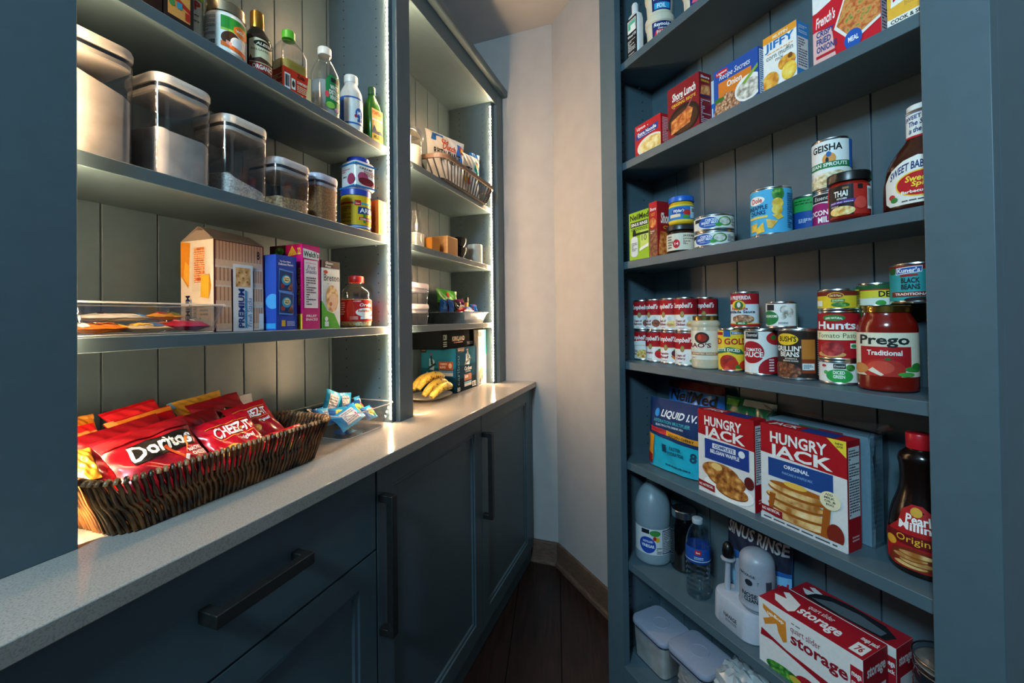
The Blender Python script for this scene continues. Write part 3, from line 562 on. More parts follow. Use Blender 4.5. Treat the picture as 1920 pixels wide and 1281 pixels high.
soup('red and white soup tin with carrot and beet, third in lower row', .9900, -.116, z, -14, [('e', '5A2A38', .55, .3, .3, .12), ('p', 'D0682C', [(.2, .2), (.35, .24), (.75, .08), (.7, .02)]), ('e', '3A7A30', .6, .42, .16, .03)], 'Veg', 'Vegetable', 'Beef')
soup('red and white soup tin with green celery pictured, fourth in lower row', .9250, -.110, z, -4, [('p', '86A84C', [(.3, .12), (.45, .06), (1, .3), (.9, .38)]), ('p', '5E8A34', [(.4, .06), (.55, .02), (1, .22), (1, .28)])], 'Celery', 'Cream of', 'Celery')
soup('red and white soup tin hidden behind the cream sauce jar', .911, -.1785, z, 0, chickp, 'Chicken', 'Cream of', 'Chicken')
soup('red and white mushroom soup tin, upper row leftmost', 1.1195, -.121, z+.1022, -6, mushp, 'Mushroom', 'Cream of', 'Mushroom')
soup('red and white mushroom soup tin, second in upper row, mostly overlapped', 1.0545, -.116, z+.1022, -26, mushp, 'Mushroom', 'Cream of', 'Mushroom')
soup('red and white chicken soup tin, third in upper row', .9900, -.116, z+.1022, -26, chickp, 'Chicken', 'Cream of', 'Chicken')
soup('red and white chicken soup tin, fourth in upper row', .9250, -.110, z+.1022, -2, chickp, 'Chicken', 'Cream of', 'Chicken')
soup('red and white chicken soup tin, upper row rightmost behind gold lid jar', .911, -.1785, z+.1022, 6, chickp, 'Chicken', 'Cream of', 'Chicken')
grp = 'tins and jars on the fourth right shelf'
rao = [(.033, 0), (.0375, .003), (.038, .010), (.038, .112), (.0365, .116), (.0385, .120), (.0385, .128), (.034, .133), (.0325, .138)]
bottle('pasta_sauce_jar', 'cream coloured sauce jar with gold lid beside the soup tins', 'jar', R(.850, -.104, z, cam=0), rao, 'CDBFA4:gloss', cap=(.0345, .135, .148, 'B8985A:metal'), cname='lid', sm=1,
 lab=(.026, .106, 'E4DCCB', [('e', '3A2A22', -.25, .76, .48, .2), ('e', '9A2A1E', -.25, .76, .34, .13), ('e', 'C8402C', -.4, .78, .12, .1), ('t', '6A1C22', "RAO'S", -.98, .42, .35, .58), ('l', '8A6A5A', -.8, .35, .2, .38, 1), ('r', 'A8764A', -.95, .16, .75, .26), ('t', 'F0E4D0', 'ROASTED GARLIC', -.85, .185, .65, .235), ('l', '6A5A4A', -.9, .05, -.1, .09, 1)]), group=grp)
can('canned_tomatoes', 'yellow tin of petite diced tomatoes with red lettering', 'can', R(.774, -.110, z, cam=0), .0324, .114,
 [('r', '2A6CB4', .0, .90, 1.4, .97), ('t', 'E8EEF4', 'FAMILY OWNED', .1, .915, .95, .955), ('r', '2E5A9C', -.55, .84, -.05, 1), ('r', 'B82430', -1.3, .88, -.6, .96), ('t', 'B01C26', 'RED GOLD', -1.25, .64, .98, .80), ('p', '1E6A4A', [(-1.1, .46), (-.2, .58), (.7, .52), (.9, .40), (.4, .40), (-.2, .46), (-1.1, .36)]), ('t', 'F4F0E0', 'PETITE DICED', -.98, .47, .62, .55, {'arc': .03}), ('e', '@tomato', -.2, .18, .62, .2), ('e', 'C4301E', .1, .14, .4, .13), ('e', '3A7A2E', .5, .08, .25, .05), ('e', 'C83020', .85, .12, .3, .12)], 'ECC838', grp)
can('canned_tomato_sauce', 'white and red dented tomato sauce tin with tomato pictured', 'can', R(.694, -.115, z, cam=0), .0375, .113,
 [('r', '1E2226', -.88, .82, -.15, .99), ('t', 'F0EEEA', 'Essential', -.82, .88, -.2, .96, {'sh': .2, 'b': 0}), ('e', 'C8282C', .68, .84, .38, .16), ('e', '3A7A30', .7, .86, .14, .06), ('e', 'A81824', -.4, .50, .58, .27), ('t', 'F4F0EE', 'TOMATO', -.86, .52, .02, .60), ('t', 'F4F0EE', 'SAUCE', -.96, .38, .12, .51), ('e', 'A81824', .55, .08, .72, .32), ('l', 'E8E8F0', .44, .04, .7, .36, 5)], 'E8E6E2', grp)
can('canned_beans', 'brown tin of grilling beans with yellow oval badge', 'can', R(.608, -.124, z, cam=0), .0425, .116,
 [('r', 'C07830', .12, .10, .72, .82), ('r', '8A3A1C', .12, .10, .72, .4), ('l', '2A1C18', -1.2, .84, 1.2, .99, 1), ('e', 'ECC02C', -.48, .82, .46, .13), ('t', '1A1A1A', "BUSH'S", -.86, .77, -.1, .89), ('t', 'F2ECE4', "GRILLIN'", -.95, .56, .1, .68), ('t', 'F2ECE4', 'BEANS', -.82, .44, .02, .55), ('t', 'E0D4C8', 'BOURBON &', -.62, .385, -.08, .42), ('t', 'E0D4C8', 'BROWN SUGAR', -.7, .335, -.02, .37), ('e', '@beans', -.5, .13, .62, .19), ('r', 'D8DCDC', .14, .17, .66, .31), ('l', '3A5A7A', .2, .19, .6, .29, 3), ('l', 'C0C8D0', .8, .05, .98, .9, 18)], '2E211C', grp)
can('canned_enchilada_sauce', 'red and white enchilada sauce tin standing on two other tins', 'can', R(.735, -.113, z+.1145, cam=0), .0330, .094,
 [('r', 'B01C26', -2, .68, 2, 1), ('t', 'F2EEEA', 'LA PREFERIDA', -.98, .82, .42, .94), ('e', 'E8C030', -.4, .64, .45, .16), ('e', '2A6A3A', -.4, .64, .3, .13), ('e', 'E8E4DA', -.4, .66, .12, .08), ('t', 'B01C26', 'Red Chile', -.85, .50, .2, .59), ('t', '20284A', 'Enchilada Sauce', -1.05, .40, .68, .49), ('e', '@meat', -.1, .22, .72, .14), ('r', 'B01C26', -2, 0, 2, .07), ('r', 'E8C030', -2, .07, 2, .10), ('r', '2A7A3A', -.6, .05, .15, .14), ('t', 'F4F0E8', 'MILD', -.45, .07, .0, .12)], 'DCE4EC', grp)
can('canned_mushrooms', 'short white and green mushroom tin standing on the beans tin', 'can', R(.640, -.113, z+.1165, cam=0), .0325, .063,
 [('r', '23262A', -.9, .7, -.45, .97), ('e', '1E7A40', -.6, .36, .42, .33), ('t', 'F0F2EE', 'MUSHROOMS', -.95, .38, -.25, .5), ('e', '@mush', .2, .72, .3, .2), ('e', '@mush', .5, .6, .22, .2), ('e', '@mush', .1, .42, .2, .12), ('l', '5A5A60', -.2, .08, .4, .18, 2), ('r', '1E7A40', .86, 0, .9, 1), ('l', '2A6A70', .92, .05, .99, .95, 10)], 'EAEAE6', grp)
can('canned_chilies', 'short white and green diced chilies tin, bottom of its stack', 'can', R(.523, -.121, z, cam=0), .0362, .0505, [('r', '23262A', -.28, .72, .3, .98), ('t', 'E8E8E4', 'Essential', -.24, .79, .26, .92, {'sh': .2, 'b': 0}), ('e', '2E9A48', .0, .33, .62, .36), ('t', 'F0F4EE', 'DICED', -.3, .42, .25, .6), ('t', 'F0F4EE', 'GREEN', -.3, .2, .25, .38), ('e', '@green', .5, .78, .2, .18), ('e', '5AA85A', -.62, .5, .1, .1), ('e', 'B83030', -.7, .85, .1, .07)], 'E4E4E0', grp)
can('canned_tomato_paste', 'red tomato paste tin with cream band, middle of its stack', 'can', R(.523, -.121, z+.0507, cam=0), .0370, .1045,
 [('e', '2A7A34', -.2, .90, .52, .07), ('t', 'F0F0E4', '100% NATURAL', -.6, .875, .2, .925, {'arc': .02}), ('t', 'F4EEEE', "Hunts", -.92, .64, .76, .82), ('r', 'EADFB8', -2, .40, 2, .60), ('t', '1E5A32', 'Tomato Paste', -.92, .45, .82, .555, {'b': 0}), ('e', 'D8A060', -.3, .08, .62, .07), ('e', '@paste', -.3, .20, .54, .16), ('r', 'D8E4DC', .5, .22, .8, .33), ('e', '2E8A4A', .65, .27, .12, .04)], 'AC1822', grp)
can('canned_chilies', 'short yellow chopped chilies tin, top of the three tin stack', 'can', R(.523, -.121, z+.1555, cam=0), .0365, .046, [('r', '7A2418', -2, .74, 2, 1), ('e', 'D8A838', -.12, .74, .4, .2), ('e', '8A2A1C', -.12, .74, .34, .15), ('t', 'F0D890', 'Old El Paso', -.4, .68, .15, .82), ('r', '3A7A3A', -.32, .36, .3, .52), ('t', 'E8ECC8', 'CHOPPED', -.28, .39, .26, .49), ('e', '@green', .1, .2, .42, .14), ('r', 'E8E8E0', -.96, .12, -.72, .45), ('l', '3A4A2A', .82, .1, .98, .9, 8)], 'E4C22C', grp)
can('canned_corn', 'tin of vegetables hidden at the back behind the red sauce jar', 'can', R(.477, -.1775, z, cam=0), .0325, .160, [('r', '2A7A3A', -2, .5, 2, 1)], 'E0DCD0', grp)
can('canned_corn', 'green and yellow tin peeking out behind the chopped chilies', 'can', R(.479, -.1765, z+.1605, cam=0), .0335, .052, [('r', '1E5A34', -2, .80, 2, 1), ('r', 'B02A22', -2, .74, 2, .80), ('r', 'E8D03C', -2, .36, 2, .74), ('t', '16181A', 'DEL', .1, .4, .8, .7), ('e', '3E9A4A', .2, .1, .25, .14)], 'E6E6DE', grp)
can('canned_vegetables', 'blue and white tin at the bottom right behind the red jar', 'can', R(.352, -.157, z, cam=0), .034, .0830, [('e', '@green', -.4, .6, .3, .2), ('l', '5A7A8A', -.8, .05, -.2, .3, 4)], 'BCD4E0', grp)
can('canned_vegetables', 'dark red tin standing under the teal black beans tin', 'can', R(.352, -.157, z+.0832, cam=0), .034, .0830, [('r', '7A2A22', -2, 0, 2, .7), ('r', 'C8CCD0', -.9, .7, -.1, .98)], '4A2420', grp)
can('canned_black_beans', 'teal black beans tin perched highest at the right end', 'can', R(.405, -.160, z+.1666, cam=-16), .0415, .078,
 [('r', '8A1E22', -2, .88, 2, 1), ('e', '2A5A2C', -.66, .86, .18, .1), ('p', 'E8ECF2', [(-.52, .74), (.42, .80), (.44, .98), (-.5, .94)]), ('p', '1E54A4', [(-.5, .76), (.40, .82), (.42, .96), (-.48, .92)]), ('t', 'F4F4F4', "Kuner's", -.45, .79, .36, .92, {'sl': .02}), ('p', '9A2A26', [(-.35, .68), (.3, .70), (.28, .76), (-.33, .74)]), ('t', '16262A', 'BLACK', -.3, .50, .35, .65), ('t', '16262A', 'BEANS', -.3, .32, .35, .47), ('r', '7A2A24', -.7, .12, .8, .25), ('t', 'F0E8E0', 'TRADITIONAL', -.55, .15, .65, .22), ('e', '23181C', .3, .02, .5, .08)], '2E9AA2', grp)
pg = [(.038, 0), (.0450, .003), (.0458, .010), (.0458, .118), (.044, .130), (.038, .141), (.0355, .146), (.035, .152)]
bottle('pasta_sauce_jar', 'large red tomato sauce jar with gold lid at the right end', 'jar', R(.434, -.109, z, cam=0), pg, '7A150C:gloss', cap=(.0375, .150, .164, 'A08040:metal'), cname='lid', sm=1,
 lab=(.030, .112, 'E2DAC4', [('r', 'AE1C22', -.82, .16, .72, .68), ('t', '20282A', 'Prego', -.84, .66, .68, .95, {'b': 1}), ('t', 'F4EEE8', 'Traditional', -.62, .48, .46, .60), ('e', 'B83028', -.1, .16, .66, .24), ('e', 'D04A3A', -.2, .2, .42, .15), ('p', 'E8DCC8', [(-.6, .12), (-.45, .2), (-.1, .04), (-.2, .01)]), ('e', 'D08A4A', -.78, .16, .2, .12), ('e', '3A8A3A', .74, .18, .22, .06), ('e', '2E7A32', .84, .24, .12, .08), ('e', '4A9A44', .55, .06, .24, .05), ('e', '2E6A2E', .02, .40, .1, .03)], 1.15), group=grp)
# --- fifth shelf
z = ZS['R5']
pillow('drink_mix_pouch', 'navy and turquoise stand-up drink mix pouch, leftmost on its shelf', 'pouch', R(.964, -.100, z+.003, 4) @ rx(-2), .200, .212, .050, '23A8C4:gloss',
 [('p', '16305E', [(-.0, .48), (1, .40), (1, 1), (0, 1)]), ('e', '2F8FD8', .22, .80, .05, .06), ('t', 'E8ECF0', 'LIQUID I.V.', .31, .74, .92, .86, {'sh': .2, 'b': 1}), ('t', '3FA8B4', 'HYDRATION MULTIPLIER', .18, .665, .84, .715), ('t', 'C8D8E4', 'ELECTROLYTE DRINK MIX', .22, .615, .74, .645), ('p', 'D03038', [(.10, .52), (.44, .50), (.44, .57), (.10, .59)]), ('p', 'E89A2C', [(.42, .50), (.96, .455), (.98, .50), (.94, .53), (.42, .575)]), ('t', '8A2A1C', 'STRAWBERRY', .12, .535, .42, .57), ('t', '3A2A14', 'GOLDEN CHERRY', .46, .495, .90, .535, {'sl': -.02}), ('p', 'D88A1C', [(0, .10), (.16, .08), (.18, .46), (0, .48)]), ('p', '7A1418', [(.0, .04), (.15, .03), (.15, .16), (0, .2)]), ('r', '1A3A5A', .36, .26, .44, .37), ('t', '14506A', 'FASTER', .50, .31, .70, .36), ('t', '14506A', 'HYDRATION', .47, .24, .74, .29), ('t', '14405A', '8', .84, .22, .93, .35), ('l', '14506A', .42, .07, .86, .11, 1)], seed=3, wr=.002, stand=True, back='16305E:gloss')
pillow('sinus_rinse_bag', 'glossy blue bag with dark lettering behind the drink mix pouch', 'bag', R(.960, -.168, z+.005) @ rx(-4), .215, .262, .05, '2C6CB8:gloss',
 [('r', '4A1418', .0, .90, 1, 1), ('t', '14161C', 'NeilMed', .12, .76, .92, .89), ('r', '1C2C6A', .1, .60, 1, .74), ('t', 'E8ECF4', 'Sinus Rinse', .16, .64, .9, .72, {'sh': .2})], seed=5, wr=.003, stand=True)
def jack(label, s, w, h, d, spec, e=-.054, yaw=0):
    F0 = [('r', 'DAD8D6', 0, 0, 1, .66), ('p', 'DAD8D6', [(0, .6), (1, .56), (1, .66), (0, .70)]), ('t', 'EDE8E4', 'HUNGRY', .13, .82, .80, .935, {'b': 1}), ('t', 'EDE8E4', 'JACK', .11, .655, .86, .81, {'b': 1})]
    o = carton('pancake_mix_box', label, 'box', R(s, e, z, yaw), w, d, h, 'A8141E', 'pancake mix boxes on the fifth right shelf', F=F0+spec,
     R=[('r', 'D8DCE0', .10, .30, .92, .94), ('l', '2A3240', .14, .32, .88, .92, 24), ('l', 'E0B0B0', .3, .08, .8, .14, 2)], T=[('t', 'EDE8E4', 'JACK', .08, .12, .42, .75), ('r', '1E3A80', .48, .1, .86, .9)], L=[('l', 'E0C0C0', .15, .3, .85, .9, 14)])
jack('red waffle mix box picturing waffles, left of the pair', .756, .163, .222, .046, [('p', '1C3A86', [(.13, .42), (.92, .42), (.92, .66), (.13, .66)]), ('r', 'D8DCE4', .28, .565, .70, .625), ('t', '1C3A86', 'COMPLETE', .31, .575, .67, .615), ('t', 'E8EAF0', 'BELGIAN WAFFLE', .24, .505, .76, .55), ('e', 'E0E2E6', .80, .59, .055, .04), ('e', 'F0EEEA', .55, .13, .44, .13), ('e', '@waffle', .42, .30, .34, .11), ('e', '8A4A1C', .52, .235, .34, .10), ('e', '@waffle', .52, .25, .34, .10), ('e', '8A4A1C', .62, .125, .28, .075), ('e', '@waffle', .62, .14, .28, .075), ('e', 'E8C478', .36, .36, .10, .04), ('e', '5A1A1C', .92, .30, .08, .07), ('p', '8E1620', [(0, .06), (.32, .04), (.32, .12), (0, .14)]), ('t', 'F0E0DC', 'NO ARTIFICIAL', .02, .075, .29, .105)])
jack('red pancake mix box with syrupy pancake stack, right of the pair', .570, .179, .222, .048, [('p', '1C4486', [(.10, .47), (.86, .46), (.86, .66), (.10, .66)]), ('t', 'E8EAF0', 'ORIGINAL', .30, .585, .60, .625), ('t', '7FA0CC', 'PANCAKE & WAFFLE MIX', .28, .525, .64, .55), ('p', 'E8CE38', [(.80, 1), (1, 1), (1, .85)]), ('t', '2A2A2A', 'NEW', .89, .955, .97, .975), ('t', '2A2A2A', 'LOOK', .9, .93, .97, .95)] +
 [q for k, (a, b) in enumerate(((.44, .10), (.45, .19), (.43, .28), (.46, .37))) for q in (('e', '9A5418', a, b, .36, .065), ('e', '@pancake', a, b+.012, .35, .05))] + [('e', 'A85C1C', .46, .415, .34, .03), ('e', 'E8B850', .44, .44, .14, .03), ('p', 'A2541A', [(.72, .05), (.8, .05), (.84, .36), (.76, .36)]), ('p', 'A2541A', [(.10, .1), (.15, .1), (.2, .3), (.12, .3)]), ('e', '7A2418', .88, .12, .09, .1), ('e', 'E8DCB8', .83, .42, .11, .085), ('t', '4A4438', 'ADD', .78, .465, .86, .485), ('t', '4A4438', 'MILK', .77, .435, .88, .455), ('t', '4A4438', 'OIL &', .77, .405, .89, .425), ('t', '4A4438', 'EGG', .79, .375, .87, .395), ('p', '8E1620', [(0, .08), (.28, .06), (.28, .135), (0, .15)]), ('t', 'F0E0DC', 'NO ARTIFICIAL', .02, .095, .25, .125), ('r', 'C8CACC', 0, 0, 1, .06), ('l', '4A4A50', .04, .015, .9, .045, 1)], e=-.057)
pillow('snack_pouch', 'dark green pouch lying behind the waffle mix box', 'pouch', R(.775, -.165, z+.006) @ rx(-5), .150, .240, .05, '1E5A3A:gloss', [('r', '62A83C', .05, .9, .3, .97), ('r', 'A8B8B0', .4, .92, 1, .99)], seed=9, stand=True, wr=.003)
t = root('wrapped_box', 'pale blue box in crinkled clear wrap behind the pancake mix box', 'box', R(.578, -.122, z))
mb = MB(); mb.box(-.105, .105, .004, .052, 0, .222, '7C9DAE'); decals(mb, [('l', '6A8A9C', .15, .1, .85, .94, 18)], mface(.21, .052, .222, 'R')); decals(mb, [('p', '2A5A44', [(.35, .9), (.55, .9), (.55, 1), (.35, 1)]), ('p', '6A2A38', [(.55, .92), (.78, .9), (.78, 1), (.55, 1)])], mface(.21, .052, .222, 'F')); mb.build('box_body', t)
mb = MB(); rd = random.Random(4); rings = []
for zz, k in ((.001, 0), (.05, .003), (.12, .004), (.18, .004), (.222, .006), (.236, .012), (.244, .016)):
    rings.append([(x*1.01+rd.uniform(-k, k), y+rd.uniform(-k, k)*.4, zz+rd.uniform(-k, k)*.5) for x, y, _ in rrect(.222+(.03 if zz > .24 else 0), .058 if zz < .23 else .02, .006, 0, 3, 0, .028)])
mb.loft(rings, '@clear', True, False); mb.build('clear_wrap', t)
sy = [(.032, 0), (.0455, .006), (.0485, .03), (.0485, .07), (.043, .11), (.031, .145), (.028, .170), (.029, .195), (.0315, .205), (.029, .216), (.018, .226), (.016, .234)]
bottle('syrup_bottle', 'dark syrup bottle with red cap and red label at the right end', 'bottle', R(.388, -.107, z, cam=-16), sy, '140A08:gloss', cap=(.0185, .228, .256, 'C01824:sat'), flat=.8, sm=1,
 lab=(.012, .130, None, [('p', 'A81C20', [(-.88, .08), (-.6, .02), (.6, .02), (.88, .08), (.86, .52), (.66, .7), (.6, .9), (.3, 1), (-.1, 1), (-.42, .9), (-.5, .7), (-.84, .52)]), ('e', 'D0A038', .08, .90, .2, .07), ('t', 'F2ECE8', 'Pearl', -.25, .72, .5, .86, {'b': 1}), ('t', 'F2ECE8', 'Milling', -.45, .58, .68, .74, {'b': 1}), ('p', '6A1216', [(-.9, .4), (.9, .36), (.9, .54), (-.9, .55)]), ('t', 'E8B838', 'Original', -.5, .40, .66, .53, {'b': 0}), ('e', 'D8A030', -.66, .38, .17, .07), ('p', '7A2A18', [(-.8, .06), (.8, .04), (.8, .3), (0, .36), (-.6, .3)])] + [q for k in range(4) for q in (('e', '8A4A1C', -.1+.18*(k % 2), .08+.06*k, .5, .045), ('e', '@pancake', -.1+.18*(k % 2), .088+.06*k, .48, .036))]))
# --- sixth shelf
z = ZS['R6']
jug = [(.050, 0), (.056, .004), (.058, .012), (.057, .03), (.0555, .034), (.0555, .120), (.057, .126), (.0575, .165), (.055, .190), (.045, .218), (.030, .238), (.019, .250), (.017, .262)]
bottle('vinegar_jug', 'big translucent vinegar jug with white label, leftmost on its shelf', 'jug', R(1.088, -.120, z, cam=0), jug, '8A9CA8:frost', cap=(.0185, .258, .276, 'A88A78:sat'), cname='cap',
 lab=(.036, .118, 'D4D6DA', [('r', '1E2226', -.62, .80, -.2, .97), ('e', '3E8A3E', .12, .84, .3, .12), ('e', 'E0B030', .25, .6, .12, .1), ('e', 'C03028', .1, .64, .1, .08), ('e', '2044A0', -.28, .36, .44, .32), ('t', 'DCE4F4', 'DISTILLED', -.55, .46, .0, .54), ('t', 'F0F4FA', 'VINEGAR', -.62, .28, .08, .40, {'sl': -.02}), ('l', '3A3A4A', .2, .04, .5, .3, 4), ('r', '2A3A6A', .52, .04, .97, .96), ('r', 'C8CCD4', .55, .08, .94, .92), ('l', '2A3040', .58, .1, .9, .9, 12)], .98))
bottle('glass_jar', 'dark glass jar with ribbed metal lid behind the water bottle', 'jar', R(1.000, -.168, z), [(.034, 0), (.0405, .004), (.0415, .012), (.0415, .14), (.036, .162), (.034, .168)], '@cleardark', cap=(.037, .166, .190, '@steel'), cname='lid', fill=(.12, '0E0C0C:gloss'))
wb = [(.026, 0), (.0325, .004), (.0335, .012)]
for k in range(6): wb += [(.0335, .018+.014*k), (.0305, .025+.014*k)]
wb += [(.0335, .104), (.0335, .140), (.0325, .150), (.031, .165), (.022, .190), (.0135, .203), (.0128, .207)]
bottle('water_bottle', 'clear plastic water bottle with blue wrapper beside the white device', 'bottle', R(.886, -.100, z, cam=0), wb, '@water', cap=(.0145, .207, .221, 'B8C4CC:frost'), sm=0,
 lab=(.103, .146, '1E4C9E', [('r', '163A80', -2, .0, 2, .16), ('r', 'B8C8D8', -2, .16, 2, .22), ('r', 'C02430', -.25, .62, .25, .92), ('t', 'F4F0F0', 'Ice', -.15, .7, .15, .84), ('l', 'C8D4E4', -.3, .3, .4, .5, 2)]), fill=(.170, '@water', 'water'))
t = root('nasal_rinse_stand', 'white rinse stand with dark bulb applicator and loop handle', 'rinse device', R(.752, -.052, z, -6))
mb = MB(); mb.rr([(.132, .076, 0), (.136, .080, .003), (.134, .078, .066), (.130, .074, .072), (.118, .062, .074)], .034, 'B8BCC8:sat', 8, cy=.044); decals(mb, [('t', '16242E', 'NAVAGE', .36, .42, .66, .58, {'b': 1}), ('l', '2A3A48', .40, .28, .66, .38, 2)], lambda u, v, o: ((u-.5)*.134, .0045-o, v*.066)); mb.build('base', t)
mb = MB(); mb.tube([(-.040, .040, .07), (-.038, .040, .12), (-.036, .040, .155)], [.008, .0065, .0060], 'A8ACB8:sat', 14); mb.lathe([(.006, .152), (.017, .155), (.018, .158), (.006, .161)], 'A8ACB8:sat', 24, cx=-.036, cy=.040); mb.build('post', t)
mb = MB(); mb.lathe([(.007, .159), (.0135, .164), (.0145, .178), (.012, .192), (.006, .200), (.001, .202)], '0A0A0A:sat', 24, cx=-.036, cy=.040); mb.build('bulb', t)
mb = MB(); pr = [(-.0350+.029*a, b) for a, b in ((0, 0), (0, .8), (.06, .9), (.2, .97), (.4, 1), (.6, 1), (.8, .97), (.94, .9), (1, .8), (1, 0))]
mb.loft([[(x+.004, .056, .071+.092*b) for x, b in pr], [(x+.004, .064, .071+.092*b) for x, b in pr]], 'A4A8B6:sat'); mb.build('handle', t, bev=.002)
nb = [(.030, 0), (.0345, .002), (.0350, .008), (.042, .012), (.0420, .016), (.0395, .022), (.040, .112), (.038, .126), (.029, .138), (.012, .144), (.001, .145)]
bottle('rinse_bottle', 'frosted plastic bottle standing upside down on the white stand', 'bottle', R(.704, -.098, z+.0752, cam=0), nb, 'A4AAB8:frost', lab=(.028, .105, None, [('t', '2A2C34', 'NAVAGE', -.9, .82, -.1, .9, {'sl': -.03}), ('e', '23262E', -.45, .62, .2, .1), ('t', '14161C', 'NOSE', -.8, .16, .0, .3), ('t', '14161C', 'CLEAN', -.7, .02, .02, .15), ('r', '3A3C46', .45, .45, .75, .75), ('l', '4A4C58', .0, .6, .4, .72, 2)]))
pillow('sinus_rinse_bag', 'blue bag with white lettering leaning behind the upside-down bottle', 'bag', R(.757, -.172, z+.004) @ rx(-3), .18, .250, .05, '2A5EA4:gloss',
 [('r', '23283A', 0, .60, 1, 1), ('t', 'C8CCD4', 'SINUS RINSE', .05, .76, .98, .88), ('t', '9AA0B0', 'COMPLETE', .1, .90, .9, .98), ('p', '7AB4DC', [(0, .2), (1, .3), (1, .56), (0, .5)]), ('t', 'B02428', 'Premixed', .50, .42, .98, .50), ('t', 'B02428', 'Packets', .52, .32, .9, .40), ('r', 'C83038', .2, .02, .6, .14)], seed=12, stand=True, wr=.003)
def storebox(label, mw, w, d, h, torn=False):
    F0 = [('p', 'D8842C', [(.05, .93), (.13, .90), (.30, .86), (.31, .56), (.27, .52), (.22, .62), (.20, .74), (.07, .62), (.05, .70), (.13, .78), (.05, .86)]), ('t', 'F6EEE0', 'up&up', .10, .80, .28, .87, {'sl': -.02}), ('l', '5A5A60', .36, .88, .76, .91, 1), ('t', '8A1A28', 'quart slider', .35, .74, .64, .86, {'b': 0}), ('t', '8A1A28', 'storage', .35, .54, .88, .74, {'b': 1}), ('p', '9A1624', [(.02, .42), (.15, .44), (1.0, .22), (1.0, .36), (.3, .44), (.03, .54)]), ('e', '@green', .3, .06, .22, .1), ('e', 'A81A28', .52, .10, .13, .13), ('e', 'C8B03C', .40, .08, .07, .05), ('r', 'A81A28', .90, .42, 1, .86), ('t', 'F4ECE8', 'mega', .91, .70, .99, .78), ('t', 'F4ECE8', 'pack', .91, .60, .99, .68), ('r', 'F0EEEC', .90, .12, 1, .40), ('t', 'A81A28', '76', .92, .2, .98, .34)]
    TT = [('p', 'E8E4E2', [(.05, .5), (.12, .25), (.30, .1), (.33, .25), (.30, .62), (.12, .85), (.08, .75), (.17, .55)]), ('t', 'F4EEEC', 'quart slider', .36, .62, .60, .86, {'b': 0}), ('t', 'F4EEEC', 'storage', .34, .16, .74, .58, {'b': 1}), ('r', 'F0ECE8', .86, .10, .97, .52), ('t', 'A81A28', '76', .885, .18, .945, .42), ('t', 'F4ECE8', 'mega pack', .85, .6, .99, .82)]
    RR = [('t', 'F0DCDC', 'storage', .15, .68, .9, .86), ('r', 'DCD0D0', .2, .1, .9, .56)]
    if torn:
        mb = MB(); mb.box(-w/2, w/2, 0, d, 0, h, 'E2DEDC'); decals(mb, F0[:1]+F0[2:], mface(w, d, h, 'F')); decals(mb, [('r', 'A81A28', 0, 0, 1, 1)]+RR, mface(w, d, h, 'R'))
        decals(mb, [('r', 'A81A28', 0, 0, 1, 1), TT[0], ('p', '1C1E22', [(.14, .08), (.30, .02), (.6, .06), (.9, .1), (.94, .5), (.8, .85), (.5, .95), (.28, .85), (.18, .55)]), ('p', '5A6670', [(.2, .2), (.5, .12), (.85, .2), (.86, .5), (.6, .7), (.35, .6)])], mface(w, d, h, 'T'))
        o = mb.build('storage_bag_box', mw=mw, smooth=20); return tag(o, label, 'box', 'storage bag boxes on the sixth right shelf')
    return carton('storage_bag_box', label, 'box', mw, w, d, h, 'E2DEDC', 'storage bag boxes on the sixth right shelf', F=F0, T=[('r', 'A81A28', 0, 0, 1, 1)]+TT, R=[('r', 'A01824', 0, 0, 1, 1)]+RR)
storebox('white and red storage bag box with closed red top in front', R(.556, -.040, z, 0), .208, .088, .146)
storebox('white and red storage bag box torn open along its top, behind', R(.546, -.140, z, 0), .206, .066, .140, True)
t = root('clip_top_jar', 'glass jar with wire clip closure at the right end beside the boxes', 'jar', R(.352, -.100, z, cam=0))
mb = MB(); mb.lathe(smoothp([(.040, 0), (.047, .004), (.048, .015), (.048, .142), (.044, .167), (.041, .174), (.043, .180), (.043, .184)], 1), '@glassjar', 40); mb.build('jar_body', t)
mb = MB(); mb.lathe([(.036, 0.186), (.045, 0.187), (.046, 0.194), (.040, 0.202), (.020, 0.205), (.001, 0.205)], '@glassjar', 40); mb.build('lid', t)
mb = MB(); mb.lathe([(.0415, 0.1825), (.0445, 0.183), (.0445, 0.1865), (.0415, 0.187)], '8A8078:matte', 36); mb.build('gasket', t)
mb = MB(); ring = lambda r, zz: [(r*math.cos(2*PI*i/30), r*math.sin(2*PI*i/30), zz) for i in range(31)]
mb.tube(ring(.0455, 0.176), .0014, '@steel', 6); mb.tube(ring(.0475, 0.196), .0014, '@steel', 6)
for x in (-.012, .012): mb.tube([(x, -.047, 0.196), (x, -.052, 0.177), (x, -.050, 0.15)], .0014, '@steel', 6)
mb.tube([(-.012, -.050, 0.15), (.012, -.050, 0.15)], .0014, '@steel', 6); mb.tube([(-.012, -.052, 0.175), (.012, -.052, 0.175)], .0014, '@steel', 6); mb.build('wire_clip', t)
